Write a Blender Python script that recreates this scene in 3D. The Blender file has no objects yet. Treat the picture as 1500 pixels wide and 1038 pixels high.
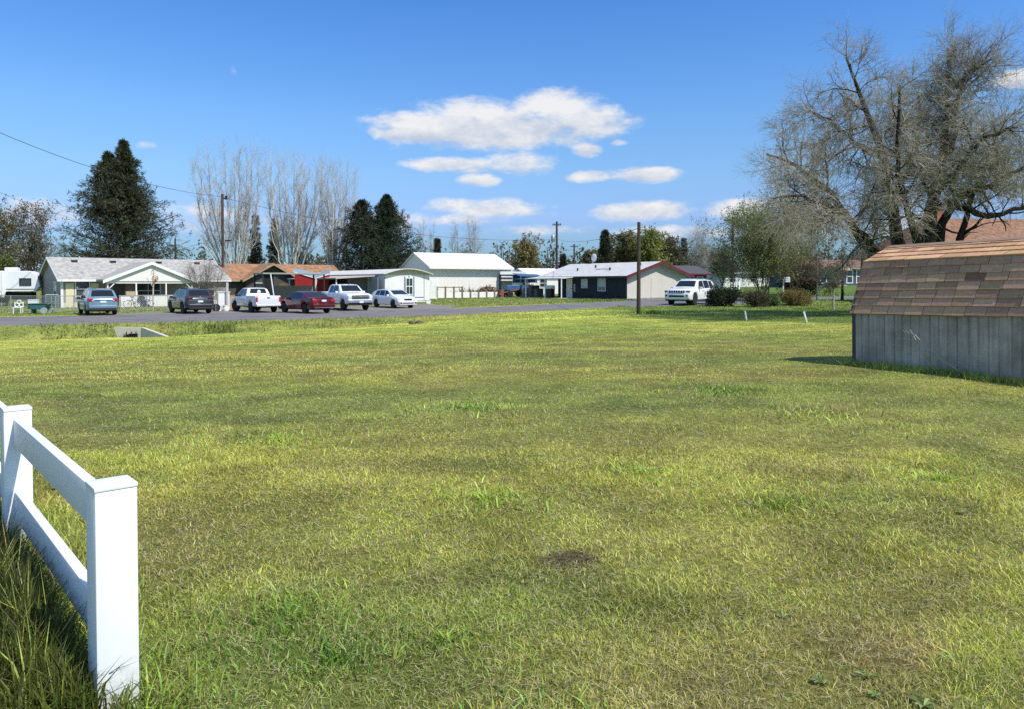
import bpy, bmesh, math, random
import numpy as np
from mathutils import Vector, Matrix
random.seed(7); rng = np.random.default_rng(7)
sc = bpy.context.scene; C = sc.collection
PI = math.pi
F, CX, HV = 1083.0, 750.0, 415.0      # focal length, picture centre and horizon row of the photograph (pixels at 1500 wide)
EYE = 1.34

# ------------------------------------------------------------------ mesh helpers
def np_mesh(name, V, faces, col=None, smooth=False):
    """V (n,3); faces: list of (m,k) index arrays; col (n,3)"""
    me = bpy.data.meshes.new(name)
    V = np.asarray(V, np.float32)
    faces = [np.asarray(f, np.int32) for f in faces if len(f)]
    me.vertices.add(len(V)); me.vertices.foreach_set('co', V.ravel())
    loops = np.concatenate([f.ravel() for f in faces])
    tot = np.concatenate([np.full(len(f), f.shape[1], np.int32) for f in faces])
    st = np.concatenate([[0], np.cumsum(tot)[:-1]]).astype(np.int32)
    me.loops.add(len(loops)); me.loops.foreach_set('vertex_index', loops)
    me.polygons.add(len(tot)); me.polygons.foreach_set('loop_start', st)
    me.polygons.foreach_set('use_smooth', np.full(len(tot), smooth))
    me.update(calc_edges=True)
    if col is not None:
        a = me.color_attributes.new('Col', 'FLOAT_COLOR', 'POINT')
        c = np.ones((len(V), 4), np.float32); c[:, :3] = col
        a.data.foreach_set('color', c.ravel())
    return me

def link(name, me, mat, parent=None):
    o = bpy.data.objects.new(name, me); C.objects.link(o)
    if mat is not None and me is not None and len(me.materials) == 0: me.materials.append(mat)
    if parent is not None: o.parent = parent
    return o

def tag(o, label=None, cat=None, group=None, kind=None):
    if label: o['label'] = label
    if cat: o['category'] = cat
    if group: o['group'] = group
    if kind: o['kind'] = kind
    return o

def thing(name, label, cat, loc=(0, 0, 0), rz=0.0, group=None):
    o = bpy.data.objects.new(name, None); C.objects.link(o)
    o.empty_display_size = .2
    o.location = loc; o.rotation_euler = (0, 0, rz)
    return tag(o, label, cat, group)

def copy_tree(o, parent=None):
    c = o.copy(); C.objects.link(c)
    if parent is not None: c.parent = parent
    for ch in list(o.children): copy_tree(ch, c)
    return c

class MB:
    def __init__(s): s.v = []; s.f = []; s.c = None
    def add(s, vs, fs):
        b = len(s.v); s.v += [tuple(map(float, p)) for p in vs]; s.f += [tuple(i + b for i in f) for f in fs]; return s
    def box(s, x0, x1, y0, y1, z0, z1):
        return s.add([(x0,y0,z0),(x1,y0,z0),(x1,y1,z0),(x0,y1,z0),(x0,y0,z1),(x1,y0,z1),(x1,y1,z1),(x0,y1,z1)],
                     [(0,3,2,1),(4,5,6,7),(0,1,5,4),(1,2,6,5),(2,3,7,6),(3,0,4,7)])
    def bar(s, p, q, w, h, up=(0,0,1)):
        """box beam from p to q, w across, h along up"""
        p, q = Vector(p), Vector(q); d = (q - p).normalized(); u = Vector(up)
        a = d.cross(u)
        if a.length < 1e-4: a = d.cross(Vector((1,0,0)))
        a.normalize(); u = a.cross(d); a *= w/2; u *= h/2
        return s.add([p-a-u,p+a-u,p+a+u,p-a+u,q-a-u,q+a-u,q+a+u,q-a+u],[(0,1,2,3),(7,6,5,4),(0,4,5,1),(1,5,6,2),(2,6,7,3),(3,7,4,0)])
    def prism(s, poly, a, b, axis='y'):
        """2-D polygon extruded from a to b: axis y -> poly is (x,z); axis x -> (y,z); axis z -> (x,y)"""
        n = len(poly)
        m = {'y': lambda p, t: (p[0], t, p[1]), 'x': lambda p, t: (t, p[0], p[1]), 'z': lambda p, t: (p[0], p[1], t)}[axis]
        return s.add([m(p, a) for p in poly] + [m(p, b) for p in poly],
                     [tuple(range(n)), tuple(range(2*n-1, n-1, -1))] + [(i, i+n, (i+1) % n + n, (i+1) % n) for i in range(n)])
    def cyl(s, p, q, r, n=8, r2=None):
        p, q = Vector(p), Vector(q); d = (q-p).normalized(); a = d.orthogonal().normalized(); b = d.cross(a); r2 = r if r2 is None else r2
        vs = [p + (a*math.cos(2*PI*i/n) + b*math.sin(2*PI*i/n))*r for i in range(n)] + [q + (a*math.cos(2*PI*i/n) + b*math.sin(2*PI*i/n))*r2 for i in range(n)]
        return s.add(vs, [(i, (i+1) % n, (i+1) % n + n, i+n) for i in range(n)] + [tuple(range(n-1, -1, -1)), tuple(range(n, 2*n))])
    def tube(s, pts, r, n=6):
        for p, q in zip(pts, pts[1:]): s.cyl(p, q, r, n)
        return s
    def lathe(s, prof, c=(0,0,0), axis='z', n=20):
        """profile [(r, h)] around an axis through c"""
        vs = []; c = Vector(c)
        for r, h in prof:
            for i in range(n):
                a = 2*PI*i/n; x, y = r*math.cos(a), r*math.sin(a)
                vs.append(c + Vector((x, y, h) if axis == 'z' else ((x, h, y) if axis == 'y' else (h, x, y))))
        fs = [(k*n+i, k*n+(i+1) % n, (k+1)*n+(i+1) % n, (k+1)*n+i) for k in range(len(prof)-1) for i in range(n)]
        fs += [tuple(range(n)), tuple(range((len(prof)-1)*n, len(prof)*n))]
        return s.add(vs, fs)
    def poly(s, pts): return s.add(pts, [tuple(range(len(pts)))])
    def slab(s, pts, t):
        """planar polygon given thickness t downward along its normal"""
        p = [Vector(q) for q in pts]; nn = (p[1]-p[0]).cross(p[2]-p[0]).normalized()
        if nn.z < 0: p.reverse(); nn = -nn
        n = len(p)
        return s.add(p + [q - nn*t for q in p], [tuple(range(n)), tuple(range(2*n-1, n-1, -1))] + [(i, i+n, (i+1) % n+n, (i+1) % n) for i in range(n)])
    def mesh(s, name='mesh', smooth=None, bevel=0, seg=2):
        me = bpy.data.meshes.new(name); me.from_pydata(s.v, [], s.f); me.update()
        bm = bmesh.new(); bm.from_mesh(me)
        bmesh.ops.recalc_face_normals(bm, faces=bm.faces)
        if bevel: bmesh.ops.bevel(bm, geom=[e for e in bm.edges], offset=bevel, segments=seg, affect='EDGES', profile=.5)
        bm.to_mesh(me); bm.free()
        if smooth is not None:
            me.polygons.foreach_set('use_smooth', [True]*len(me.polygons)); me.set_sharp_from_angle(angle=math.radians(smooth))
        return me
def part(name, mb, mat, parent, smooth=None, bevel=0):
    return link(name, mb.mesh(name, smooth, bevel), mat, parent)
def single(name, mb, mat, loc, label, cat, rz=0, smooth=None, bevel=0, group=None):
    o = link(name, mb.mesh(name, smooth, bevel), mat); o.location = loc; o.rotation_euler = (0,0,rz)
    return tag(o, label, cat, group)

# ------------------------------------------------------------------ numpy noise
def _h(i, j, s):
    n = (i.astype(np.int64)*374761393 + j.astype(np.int64)*668265263 + s*1442695) & 0x7fffffff
    n = ((n ^ (n >> 13))*1274126177) & 0x7fffffff
    return ((n ^ (n >> 16)) & 0xffff)/65535.0
def vnoise(x, y, s=0):
    x = np.asarray(x, float); y = np.asarray(y, float)
    i = np.floor(x); j = np.floor(y); u = x-i; v = y-j; u = u*u*(3-2*u); v = v*v*(3-2*v)
    a, b, c, d = _h(i, j, s), _h(i+1, j, s), _h(i, j+1, s), _h(i+1, j+1, s)
    return (a*(1-u)+b*u)*(1-v) + (c*(1-u)+d*u)*v
def fbm(x, y, s=0, o=4):
    t = 0; a = .5; n = 0
    for k in range(o):
        t = t + a*vnoise(x*2**k+17*k, y*2**k-9*k, s+k); n += a; a *= .5
    return t/n
def sst(a, b, x):
    t = np.clip((np.asarray(x, float)-a)/(b-a), 0, 1); return t*t*(3-2*t)

# ------------------------------------------------------------------ terrain height
def T(x, y): return y - .42*x
def near_edge(x): return np.interp(x, [4, 16], [46.6, 52.0])
def drop(x, y):
    x = np.asarray(x, float); y = np.asarray(y, float); t = T(x, y)
    dr = np.interp(x, [-60,-25,-12.5,-4.6,1.3,9.8,25,60], [2.15,2.1,2.05,1.98,1.8,1.56,1.42,1.0])
    dl = np.interp(x, [-30,-15,-5,3,12], [2.5,2.4,2.06,1.74,1.55])
    d80 = np.interp(x, [-40,-30,-10,5,20,50], [2.0,1.95,1.75,1.52,1.15,.3])
    d150 = np.interp(x, [-40,-30,-10,5,20,50], [1.5,1.4,1.3,1.1,.8,.3])
    s = np.clip((t-8)/32, 0, 1)
    lawn = 1.34 + (dl-1.34)*s**1.05
    dit = np.interp(x, [-30,-15,-6,2], [.45,.4,.15,0])
    ditch = dl + dit*np.sin(np.clip((t-40)/3.6, 0, 1)*PI/2)
    r = sst(43.0, 46.4, t)
    a = np.where(t < 40, lawn, ditch*(1-r) + dr*r)
    b = dr + (d80-dr)*sst(59, 82, t)
    b = b + (d150-b)*sst(82, 150, t)
    b = b + (.6-b)*sst(150, 400, t)
    return np.where(t < 46.6, a, b)
def G(x, y):
    x = np.asarray(x, float); y = np.asarray(y, float)
    m = (fbm(x*.45, y*.45, 3, 3)-.5)*.10*(1-sst(40, 46, T(x, y)))*sst(1.0, 6.0, np.hypot(x, y))
    return EYE - drop(x, y) + m
def gz(x, y): return float(G(np.array([x]), np.array([y]))[0])
def at(u, Y, dz=0.0):
    """the point of the ground seen in column u of the photograph at distance Y"""
    x = (u-CX)/F*Y; return Vector((x, Y, gz(x, Y)+dz))
def ptv(u, v, Y): return Vector(((u-CX)/F*Y, Y, EYE + (HV-v)/F*Y))

# ------------------------------------------------------------------ materials
def nt_new(name):
    m = bpy.data.materials.new(name); m.use_nodes = True
    n = m.node_tree.nodes; l = m.node_tree.links
    return m, n, l, n['Principled BSDF']
def rgba(c): return (c[0], c[1], c[2], 1)
def M(name, col, rough=.7, var=.12, scale=3, bump=0, bscale=40, metal=0, spec=.4, coat=0, ribs=None, dirt=None):
    m, n, l, b = nt_new(name)
    tc = n.new('ShaderNodeTexCoord'); nz = n.new('ShaderNodeTexNoise')
    nz.inputs['Scale'].default_value = scale; nz.inputs['Detail'].default_value = 6; nz.inputs['Roughness'].default_value = .65
    l.new(tc.outputs['Object'], nz.inputs['Vector'])
    cr = n.new('ShaderNodeValToRGB'); cr.color_ramp.elements[0].position = .3; cr.color_ramp.elements[1].position = .7
    cr.color_ramp.elements[0].color = rgba([c*(1-var) for c in (dirt or col)]); cr.color_ramp.elements[1].color = rgba([min(1, c*(1+var)) for c in col])
    l.new(nz.outputs['Fac'], cr.inputs['Fac']); l.new(cr.outputs['Color'], b.inputs['Base Color'])
    b.inputs['Roughness'].default_value = rough; b.inputs['Metallic'].default_value = metal
    b.inputs['Specular IOR Level'].default_value = spec; b.inputs['Coat Weight'].default_value = coat
    h = None
    if bump:
        n2 = n.new('ShaderNodeTexNoise'); n2.inputs['Scale'].default_value = bscale; n2.inputs['Detail'].default_value = 4
        l.new(tc.outputs['Object'], n2.inputs['Vector']); h = n2.outputs['Fac']
    if ribs:
        ax, period, dep = ribs
        w = n.new('ShaderNodeTexWave'); w.wave_type = 'BANDS'; w.bands_direction = ax; w.inputs['Scale'].default_value = .314/period
        w.wave_profile = 'SAW' if ax == 'Z' else 'SIN'
        l.new(tc.outputs['Object'], w.inputs['Vector']); h = w.outputs['Fac']; bump = dep
    if h is not None:
        bp = n.new('ShaderNodeBump'); bp.inputs['Strength'].default_value = min(1, bump); bp.inputs['Distance'].default_value = .02 if not ribs else .03
        l.new(h, bp.inputs['Height']); l.new(bp.outputs['Normal'], b.inputs['Normal'])
    return m
def M_attr(name, rough=.7, trans=0, spec=.2, scale=0, var=.25):
    """colour comes from the mesh's own colour attribute (leaves, blades, shingles)"""
    m, n, l, b = nt_new(name)
    a = n.new('ShaderNodeAttribute'); a.attribute_name = 'Col'; co = a.outputs['Color']
    if scale:
        tc = n.new('ShaderNodeTexCoord'); nz = n.new('ShaderNodeTexNoise'); nz.inputs['Scale'].default_value = scale; nz.inputs['Detail'].default_value = 8; nz.inputs['Roughness'].default_value = .75
        l.new(tc.outputs['Object'], nz.inputs['Vector'])
        mr = n.new('ShaderNodeMapRange'); mr.inputs[1].default_value = .25; mr.inputs[2].default_value = .75; mr.inputs[3].default_value = 1-var; mr.inputs[4].default_value = 1+var
        l.new(nz.outputs['Fac'], mr.inputs[0])
        mx = n.new('ShaderNodeVectorMath'); mx.operation = 'SCALE'; l.new(co, mx.inputs[0]); l.new(mr.outputs[0], mx.inputs['Scale']); co = mx.outputs[0]
    l.new(co, b.inputs['Base Color']); b.inputs['Roughness'].default_value = rough; b.inputs['Specular IOR Level'].default_value = spec
    if trans:
        t = n.new('ShaderNodeBsdfTranslucent'); l.new(co, t.inputs['Color'])
        mix = n.new('ShaderNodeMixShader'); mix.inputs[0].default_value = trans
        l.new(b.outputs[0], mix.inputs[1]); l.new(t.outputs[0], mix.inputs[2]); l.new(mix.outputs[0], n['Material Output'].inputs['Surface'])
    return m
def M_glass(name, col=(.02,.025,.03), rough=.05):
    m, n, l, b = nt_new(name)
    b.inputs['Base Color'].default_value = rgba(col); b.inputs['Roughness'].default_value = rough; b.inputs['Specular IOR Level'].default_value = .6
    return m
m_white = M('white_vinyl', (.78,.79,.79), .45, .03, 6)
# weather stain near the ground on the vinyl
_n, _l = m_white.node_tree.nodes, m_white.node_tree.links
_tc = _n.new('ShaderNodeTexCoord'); _sx = _n.new('ShaderNodeSeparateXYZ'); _l.new(_tc.outputs['Object'], _sx.inputs[0])
_nz = _n.new('ShaderNodeTexNoise'); _nz.inputs['Scale'].default_value = 24; _nz.inputs['Detail'].default_value = 8; _l.new(_tc.outputs['Object'], _nz.inputs['Vector'])
_ma = _n.new('ShaderNodeMath'); _ma.operation = 'MULTIPLY_ADD'; _l.new(_sx.outputs[2], _ma.inputs[0]); _ma.inputs[1].default_value = -2.6; _ma.inputs[2].default_value = .30
_mb = _n.new('ShaderNodeMath'); _mb.operation = 'ADD'; _l.new(_ma.outputs[0], _mb.inputs[0]); _l.new(_nz.outputs['Fac'], _mb.inputs[1])
_mr = _n.new('ShaderNodeMapRange'); _l.new(_mb.outputs[0], _mr.inputs[0]); _mr.inputs[1].default_value = .45; _mr.inputs[2].default_value = .95; _mr.inputs[3].default_value = 0; _mr.inputs[4].default_value = .5
_mx = _n.new('ShaderNodeMix'); _mx.data_type = 'RGBA'; _l.new(_mr.outputs[0], _mx.inputs[0]); _src = _n['Principled BSDF'].inputs['Base Color'].links[0].from_socket
_l.new(_src, _mx.inputs[6]); _mx.inputs[7].default_value = (.36, .37, .27, 1); _l.new(_mx.outputs[2], _n['Principled BSDF'].inputs['Base Color'])
m_trim = M('white_trim', (.78,.78,.76), .6, .06, 2)
m_glass = M_glass('window_glass', (.035,.045,.055))
m_carglass = M_glass('car_glass', (.012,.014,.016))
m_tyre = M('tyre_rubber', (.018,.018,.019), .85, .2, 8)
m_rim = M('alloy_rim', (.45,.46,.47), .35, .08, 8, metal=.6)
m_black = M('black_plastic', (.02,.02,.022), .6, .2, 8)
m_chrome = M('chrome_metal', (.7,.7,.72), .18, .05, 8, metal=.9)
m_red_lamp = M('red_lamp_lens', (.45,.012,.02), .15, .1, 20)
m_lamp = M('clear_lamp_lens', (.62,.64,.66), .12, .1, 20)
m_plate = M('number_plate_white', (.72,.73,.75), .4, .1, 25)
m_steel = M('galvanised_steel', (.42,.43,.44), .45, .1, 6, metal=.5)
m_pole = M('weathered_pole_wood', (.075,.055,.042), .9, .35, 5, bump=.5, bscale=25)
m_concrete = M('pale_concrete', (.54,.49,.40), .9, .14, 3, bump=.3, bscale=30)
m_plank = M('weathered_plank', (.30,.24,.18), .85, .25, 5)
# ------------------------------------------------------------------ camera, sun, sky
cam = bpy.data.cameras.new('camera'); co = bpy.data.objects.new('camera', cam); C.objects.link(co); sc.camera = co
PITCH = math.radians(1.3)
cam.sensor_width = 36; cam.lens = F/1500*36; cam.clip_start = .05; cam.clip_end = 9000
co.location = (0, 0, EYE); co.rotation_euler = (PI/2 - PITCH, 0, 0)
cam.shift_y = -((519-HV) - F*math.tan(PITCH))/1500
SKYK = 1.0
SUN = Vector((.82, -.57, 0)).normalized()*math.cos(math.radians(52)) + Vector((0, 0, math.sin(math.radians(52))))
sl = bpy.data.lights.new('sun', 'SUN'); sl.energy = 5.0; sl.angle = math.radians(.5); sl.color = (1, .955, .88)
so = bpy.data.objects.new('sun', sl); C.objects.link(so); so.rotation_euler = SUN.to_track_quat('Z', 'Y').to_euler(); so.location = (30, -20, 40)
W = bpy.data.worlds.new('World'); sc.world = W; W.use_nodes = True
wn, wl = W.node_tree.nodes, W.node_tree.links; wn.clear()
out = wn.new('ShaderNodeOutputWorld'); bg = wn.new('ShaderNodeBackground'); sky = wn.new('ShaderNodeTexSky')
sky.sky_type = 'NISHITA'; sky.sun_disc = False; sky.sun_elevation = math.radians(52); sky.sun_rotation = math.atan2(.82, -.57)
sky.air_density = 1.0; sky.dust_density = .2; sky.ozone_density = 3.0; sky.altitude = 300
def val(x, i, node):
    if isinstance(x, (int, float)): node.inputs[i].default_value = x
    else: wl.new(x, node.inputs[i])
def mth(op, a, b=None, c=None):
    n = wn.new('ShaderNodeMath'); n.operation = op; val(a, 0, n)
    if b is not None: val(b, 1, n)
    if c is not None: val(c, 2, n)
    return n.outputs[0]
tcw = wn.new('ShaderNodeTexCoord'); sx = wn.new('ShaderNodeSeparateXYZ'); wl.new(tcw.outputs['Generated'], sx.inputs[0])
az = mth('ARCTAN2', sx.outputs[0], sx.outputs[1]); el = mth('ARCSINE', sx.outputs[2])
# clear spring air: bluer and less glaring towards the horizon than the plain sky model, and no glare round the sun
er = wn.new('ShaderNodeValToRGB'); wl.new(mth('MULTIPLY', mth('MAXIMUM', el, 0.0), 2.0), er.inputs[0])
for pos, c in ((0.0, (.61,.86,1.52)), (.07, (.66,.73,1.24)), (.175, (.72,.83,1.19)), (.28, (.82,1.03,1.26)), (.42, (.81,1.15,1.43)), (.56, (.69,1.11,1.54)), (.70, (.60,1.07,1.59)), (.86, (.52,.84,1.2)), (1.0, (.38,.58,.82))):
    e = er.color_ramp.elements[0] if pos == 0 else er.color_ramp.elements[1] if pos == 1 else er.color_ramp.elements.new(pos)
    e.color = tuple(q/2 for q in c)+(1,)
vm = wn.new('ShaderNodeVectorMath'); vm.operation = 'MULTIPLY'; wl.new(sky.outputs[0], vm.inputs[0]); wl.new(er.outputs[0], vm.inputs[1])
vk = wn.new('ShaderNodeVectorMath'); vk.operation = 'MINIMUM'; wl.new(vm.outputs[0], vk.inputs[0]); vk.inputs[1].default_value = (.54/.24, .73/.24, 1.02/.24)
wl.new(vk.outputs[0], bg.inputs['Color']); bg.inputs['Strength'].default_value = .24*SKYK
cv = wn.new('ShaderNodeCombineXYZ'); wl.new(az, cv.inputs[0]); wl.new(mth('MULTIPLY', el, 2.1), cv.inputs[1])
def wnoise(scale, detail, rough, off=0.0, dist=0.0):
    n = wn.new('ShaderNodeTexNoise'); n.inputs['Scale'].default_value = scale; n.inputs['Detail'].default_value = detail; n.inputs['Roughness'].default_value = rough
    n.inputs['Distortion'].default_value = dist
    a = wn.new('ShaderNodeVectorMath'); a.operation = 'ADD'; a.inputs[1].default_value = (off, off*.7, off*.3); wl.new(cv.outputs[0], a.inputs[0]); wl.new(a.outputs[0], n.inputs['Vector'])
    return n.outputs['Fac']
n1 = wnoise(16, 9, .6, 3.1, .4); n2 = wnoise(30, 8, .6, 9.7, .2)
# clouds by bearing and elevation: centre column, row, half width, half height, weight
clouds = [(735,187,192,38,1),(640,188,110,28,1),(810,164,90,30,1),(855,180,78,30,1),(700,168,80,24,.97),(585,196,55,13,.85),
          (680,243,88,14,.9),(765,238,70,20,.8),(857,220,26,13,.9),(700,264,36,13,.85),(862,260,34,10,.95),(945,257,58,13,.95),(905,210,22,7,.5),
          (720,306,105,17,.85),(660,322,120,14,.6),(945,310,80,17,.95),(1080,308,60,20,.85),(1490,118,46,16,1),(560,330,120,26,.55),(985,340,120,14,.6),
          (215,214,22,9,.5),(345,106,12,13,.3),(60,312,90,26,.5),(300,320,140,30,.45),(780,338,110,12,.55),(1150,345,90,20,.6),(1330,330,120,30,.6)]
acc = None; bot = None
for u, v, ru, rv, w in clouds:
    a0 = math.atan((u-CX)/F); e0 = math.atan((HV-v)/F*math.cos(a0)); ra = ru/F*math.cos(a0)**2; re = rv/F*math.cos(a0)
    dx = mth('MULTIPLY_ADD', az, 1/ra, -a0/ra); dy = mth('MULTIPLY_ADD', el, 1/re, -e0/re)
    q = mth('ADD', mth('MULTIPLY', dx, dx), mth('MULTIPLY', dy, dy))
    f = mth('SUBTRACT', mth('MAXIMUM', mth('SUBTRACT', 1.0, q), -1.0), (1-w)*1.1)
    acc = f if acc is None else mth('MAXIMUM', acc, f)
    if rv > 12:
        g = mth('MULTIPLY', mth('MAXIMUM', mth('SUBTRACT', 1.35, q), 0.0), dy); bot = g if bot is None else mth('ADD', bot, g)
fld = mth('ADD', acc, mth('MULTIPLY', mth('SUBTRACT', n1, .5), 2.0))
fld = mth('ADD', fld, mth('MULTIPLY', mth('SUBTRACT', n2, .5), 1.3))
mr = wn.new('ShaderNodeMapRange'); mr.interpolation_type = 'SMOOTHSTEP'; wl.new(fld, mr.inputs[0])
mr.inputs[1].default_value = -.2; mr.inputs[2].default_value = .85; mr.inputs[3].default_value = 0; mr.inputs[4].default_value = .96
shade = mth('ADD', mth('MULTIPLY', bot, .45), mth('MULTIPLY', mth('SUBTRACT', n2, .5), 2.0))
ms = wn.new('ShaderNodeMapRange'); wl.new(shade, ms.inputs[0]); ms.inputs[1].default_value = -.55; ms.inputs[2].default_value = .35; ms.inputs[3].default_value = 0; ms.inputs[4].default_value = 1
cc = wn.new('ShaderNodeValToRGB'); wl.new(ms.outputs[0], cc.inputs[0])
cc.color_ramp.elements[0].color = (.62, .68, .80, 1); cc.color_ramp.elements[1].color = (.97, .97, .98, 1)
cbg = wn.new('ShaderNodeBackground'); wl.new(cc.outputs[0], cbg.inputs[0]); cbg.inputs[1].default_value = .92
mixw = wn.new('ShaderNodeMixShader'); wl.new(mr.outputs[0], mixw.inputs[0]); wl.new(bg.outputs[0], mixw.inputs[1]); wl.new(cbg.outputs[0], mixw.inputs[2])
wl.new(mixw.outputs[0], out.inputs['Surface'])
vs = sc.view_settings; vs.view_transform = 'Standard'; vs.look = 'None'; vs.exposure = .0; vs.gamma = 1
sc.render.engine = 'CYCLES'; sc.cycles.max_bounces = 5; sc.cycles.diffuse_bounces = 3; sc.cycles.use_denoising = False; sc.cycles.transparent_max_bounces = 4
# ------------------------------------------------------------------ lawn colour (kind of grass by place: mown yellowish, lush, dry, bare; mottled shade painted in)
def lawn_col(x, y):
    n1 = fbm(x*.28, y*.55, 11, 4); n2 = fbm(x*.9, y*1.3, 23, 4); n3 = fbm(x*.12, y*.5, 31, 3); n4 = fbm(x*2.2, y*2.2, 47, 3)
    yel = np.array([.56,.535,.10]); grn = np.array([.355,.42,.075]); dry = np.array([.44,.34,.14]); lush = np.array([.10,.18,.035]); soil = np.array([.13,.082,.054])
    a = sst(.38, .62, n1*.45+n3*.35+n2*.2)[..., None]
    c = yel*a + grn*(1-a)
    c = c + (dry-c)*(sst(.62, .78, n2)*.4)[..., None]
    c = c + (lush-c)*(sst(.60, .74, fbm(x*.8+40, y*1.1, 61, 3))*.45*(1-sst(7, 14, y)))[..., None]
    f = np.exp(-((x-1.7)/1.1)**2-((y-2.4)/.75)**2)        # dry grass towards the lower right
    c = c + (dry*np.array([1.0,.93,.9])-c)*(f*sst(.42, .6, n4)*.8)[..., None]
    c = c*(.72+.56*sst(.25, .75, fbm(x*2.6, y*3.6, 201, 4)))[..., None]*(.92+.16*sst(.3, .7, fbm(x*.55, y*1.3, 211, 3)))[..., None]  # light and dark mottling of mowing bumps put into the colour
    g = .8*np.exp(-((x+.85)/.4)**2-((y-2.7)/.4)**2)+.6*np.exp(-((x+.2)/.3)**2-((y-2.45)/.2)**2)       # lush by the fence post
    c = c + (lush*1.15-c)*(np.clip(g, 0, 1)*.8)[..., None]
    b = .9*np.exp(-(((x-.28)/.15)**2+((y-3.60)/.10)**2)**1.3)*sst(.22, .5, fbm(x*7, y*7, 19, 3))        # the bare patch
    c = c + (soil-c)*np.clip(b*1.2, 0, 1)[..., None]
    bk = sst(40.5, 43.5, T(x, y))*(1-sst(46.2, 47, T(x, y)))*np.interp(x, [-6, 4], [1, 0])
    c = c + (np.array([.12,.135,.045])*(.6+.9*n4[..., None])-c)*(bk*.65)[..., None]
    far = sst(58, 62, T(x, y))
    c = c + (np.array([.115,.155,.045])*(.7+.6*n2[..., None])-c)*(far*.75)[..., None]
    rt = sst(37.2, 38.6, x+y+(n4-.5)*1.5)*sst(3, 8, x)
    c = c + (np.array([.085,.15,.03])-c)*(rt*.8)[..., None]
    return c
def axis(lo, hi, step, far, g=1.16):
    a = list(np.arange(lo, hi+1e-6, step)); s = step
    while a[-1] < far[1]: s *= g; a.append(a[-1]+s)
    s = step
    while a[0] > far[0]: s *= g; a.insert(0, a[0]-s)
    return np.array(a)
gx = axis(-42, 34, .3, (-3000, 3000)); gy = axis(-6, 62, .3, (-200, 5000))
X, Y = np.meshgrid(gx, gy)
Z = G(X, Y)
tt = T(X, Y)
Z = Z - .10*sst(0, 1.2, tt-near_edge(X))*(1-sst(-1.2, 0, tt-59))
V = np.stack([X, Y, Z], -1).reshape(-1, 3)
nx, ny = len(gx), len(gy)
i = (np.arange(ny-1)[:, None]*nx + np.arange(nx-1)).ravel()
Q = np.stack([i, i+1, i+nx+1, i+nx], -1)
colr = lawn_col(X, Y); thatch_shade = np.array([.075,.072,.027])*(.75+.5*fbm(X*2, Y*2, 71, 3))[..., None]  # ground under near blades darkened, shade of the gaps put into its thatch colour
colr = (colr + (thatch_shade-colr)*(.75*(1-sst(14, 40, np.hypot(X, Y))))[..., None]).reshape(-1, 3)
m_ground = M_attr('lawn_ground', .95, 0, .1, 9, .45)
n = m_ground.node_tree.nodes; l = m_ground.node_tree.links
tc = n.new('ShaderNodeTexCoord'); nz = n.new('ShaderNodeTexNoise'); nz.inputs['Scale'].default_value = 14; nz.inputs['Detail'].default_value = 8; l.new(tc.outputs['Object'], nz.inputs['Vector'])
bp = n.new('ShaderNodeBump'); bp.inputs['Strength'].default_value = .9; bp.inputs['Distance'].default_value = .06; l.new(nz.outputs['Fac'], bp.inputs['Height']); l.new(bp.outputs['Normal'], n['Principled BSDF'].inputs['Normal'])
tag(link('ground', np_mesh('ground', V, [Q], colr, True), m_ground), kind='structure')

# road and drives: sheets a little above the ground
m_road = M('road_asphalt', (.185,.165,.158), .92, .16, .8, bump=.4, bscale=30, dirt=(.14,.135,.135))
m_gravel = M('gravel_drive', (.21,.185,.155), .95, .25, 1.6, bump=.6, bscale=20)
def sheet(name, xs, t0, t1, nt, mat, dz):
    A = np.linspace(0, 1, nt)[:, None]
    X = np.broadcast_to(xs, (nt, len(xs)))
    e = (fbm(X*.8, X*0+3, 5, 4)-.5)*1.3
    t = t0(X)*(1-A) + t1(X)*A + e*np.where(A < .5, 1-2*A, 2*A-1)
    Yy = t + .42*X; Zz = G(X, Yy) + dz
    Zz = Zz - np.where((A == 0) | (A == 1), dz+.03, 0)
    V = np.stack([X, Yy, Zz], -1).reshape(-1, 3); k = len(xs)
    i = (np.arange(nt-1)[:, None]*k + np.arange(k-1)).ravel()
    return tag(link(name, np_mesh(name, V, [np.stack([i, i+1, i+k+1, i+k], -1)], None, True), mat), kind='structure')
sheet('road', np.concatenate([np.arange(-160, -45, 3), np.arange(-45, 45, .6), np.arange(45, 200, 4)]), near_edge, lambda x: x*0+59, 26, m_road, .035)
sheet('driveway', np.arange(-27, -4.5, .4), lambda x: x*0+58.6, lambda x: np.interp(x, [-27,-22,-8,-4], [60.5,67,70,63]), 16, m_gravel, .045)
sheet('jeep_driveway'.replace('jeep_', 'side_'), np.arange(7.5, 19, .4), lambda x: np.interp(x, [7.5,10,19], [47.8,45.2,45.6]), lambda x: near_edge(x)+.8, 14, m_road, .05)
sheet('footpath', np.arange(11, 14.8, .4), lambda x: x*0+58.5, lambda x: x*0+72, 14, m_gravel, .045)

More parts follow.
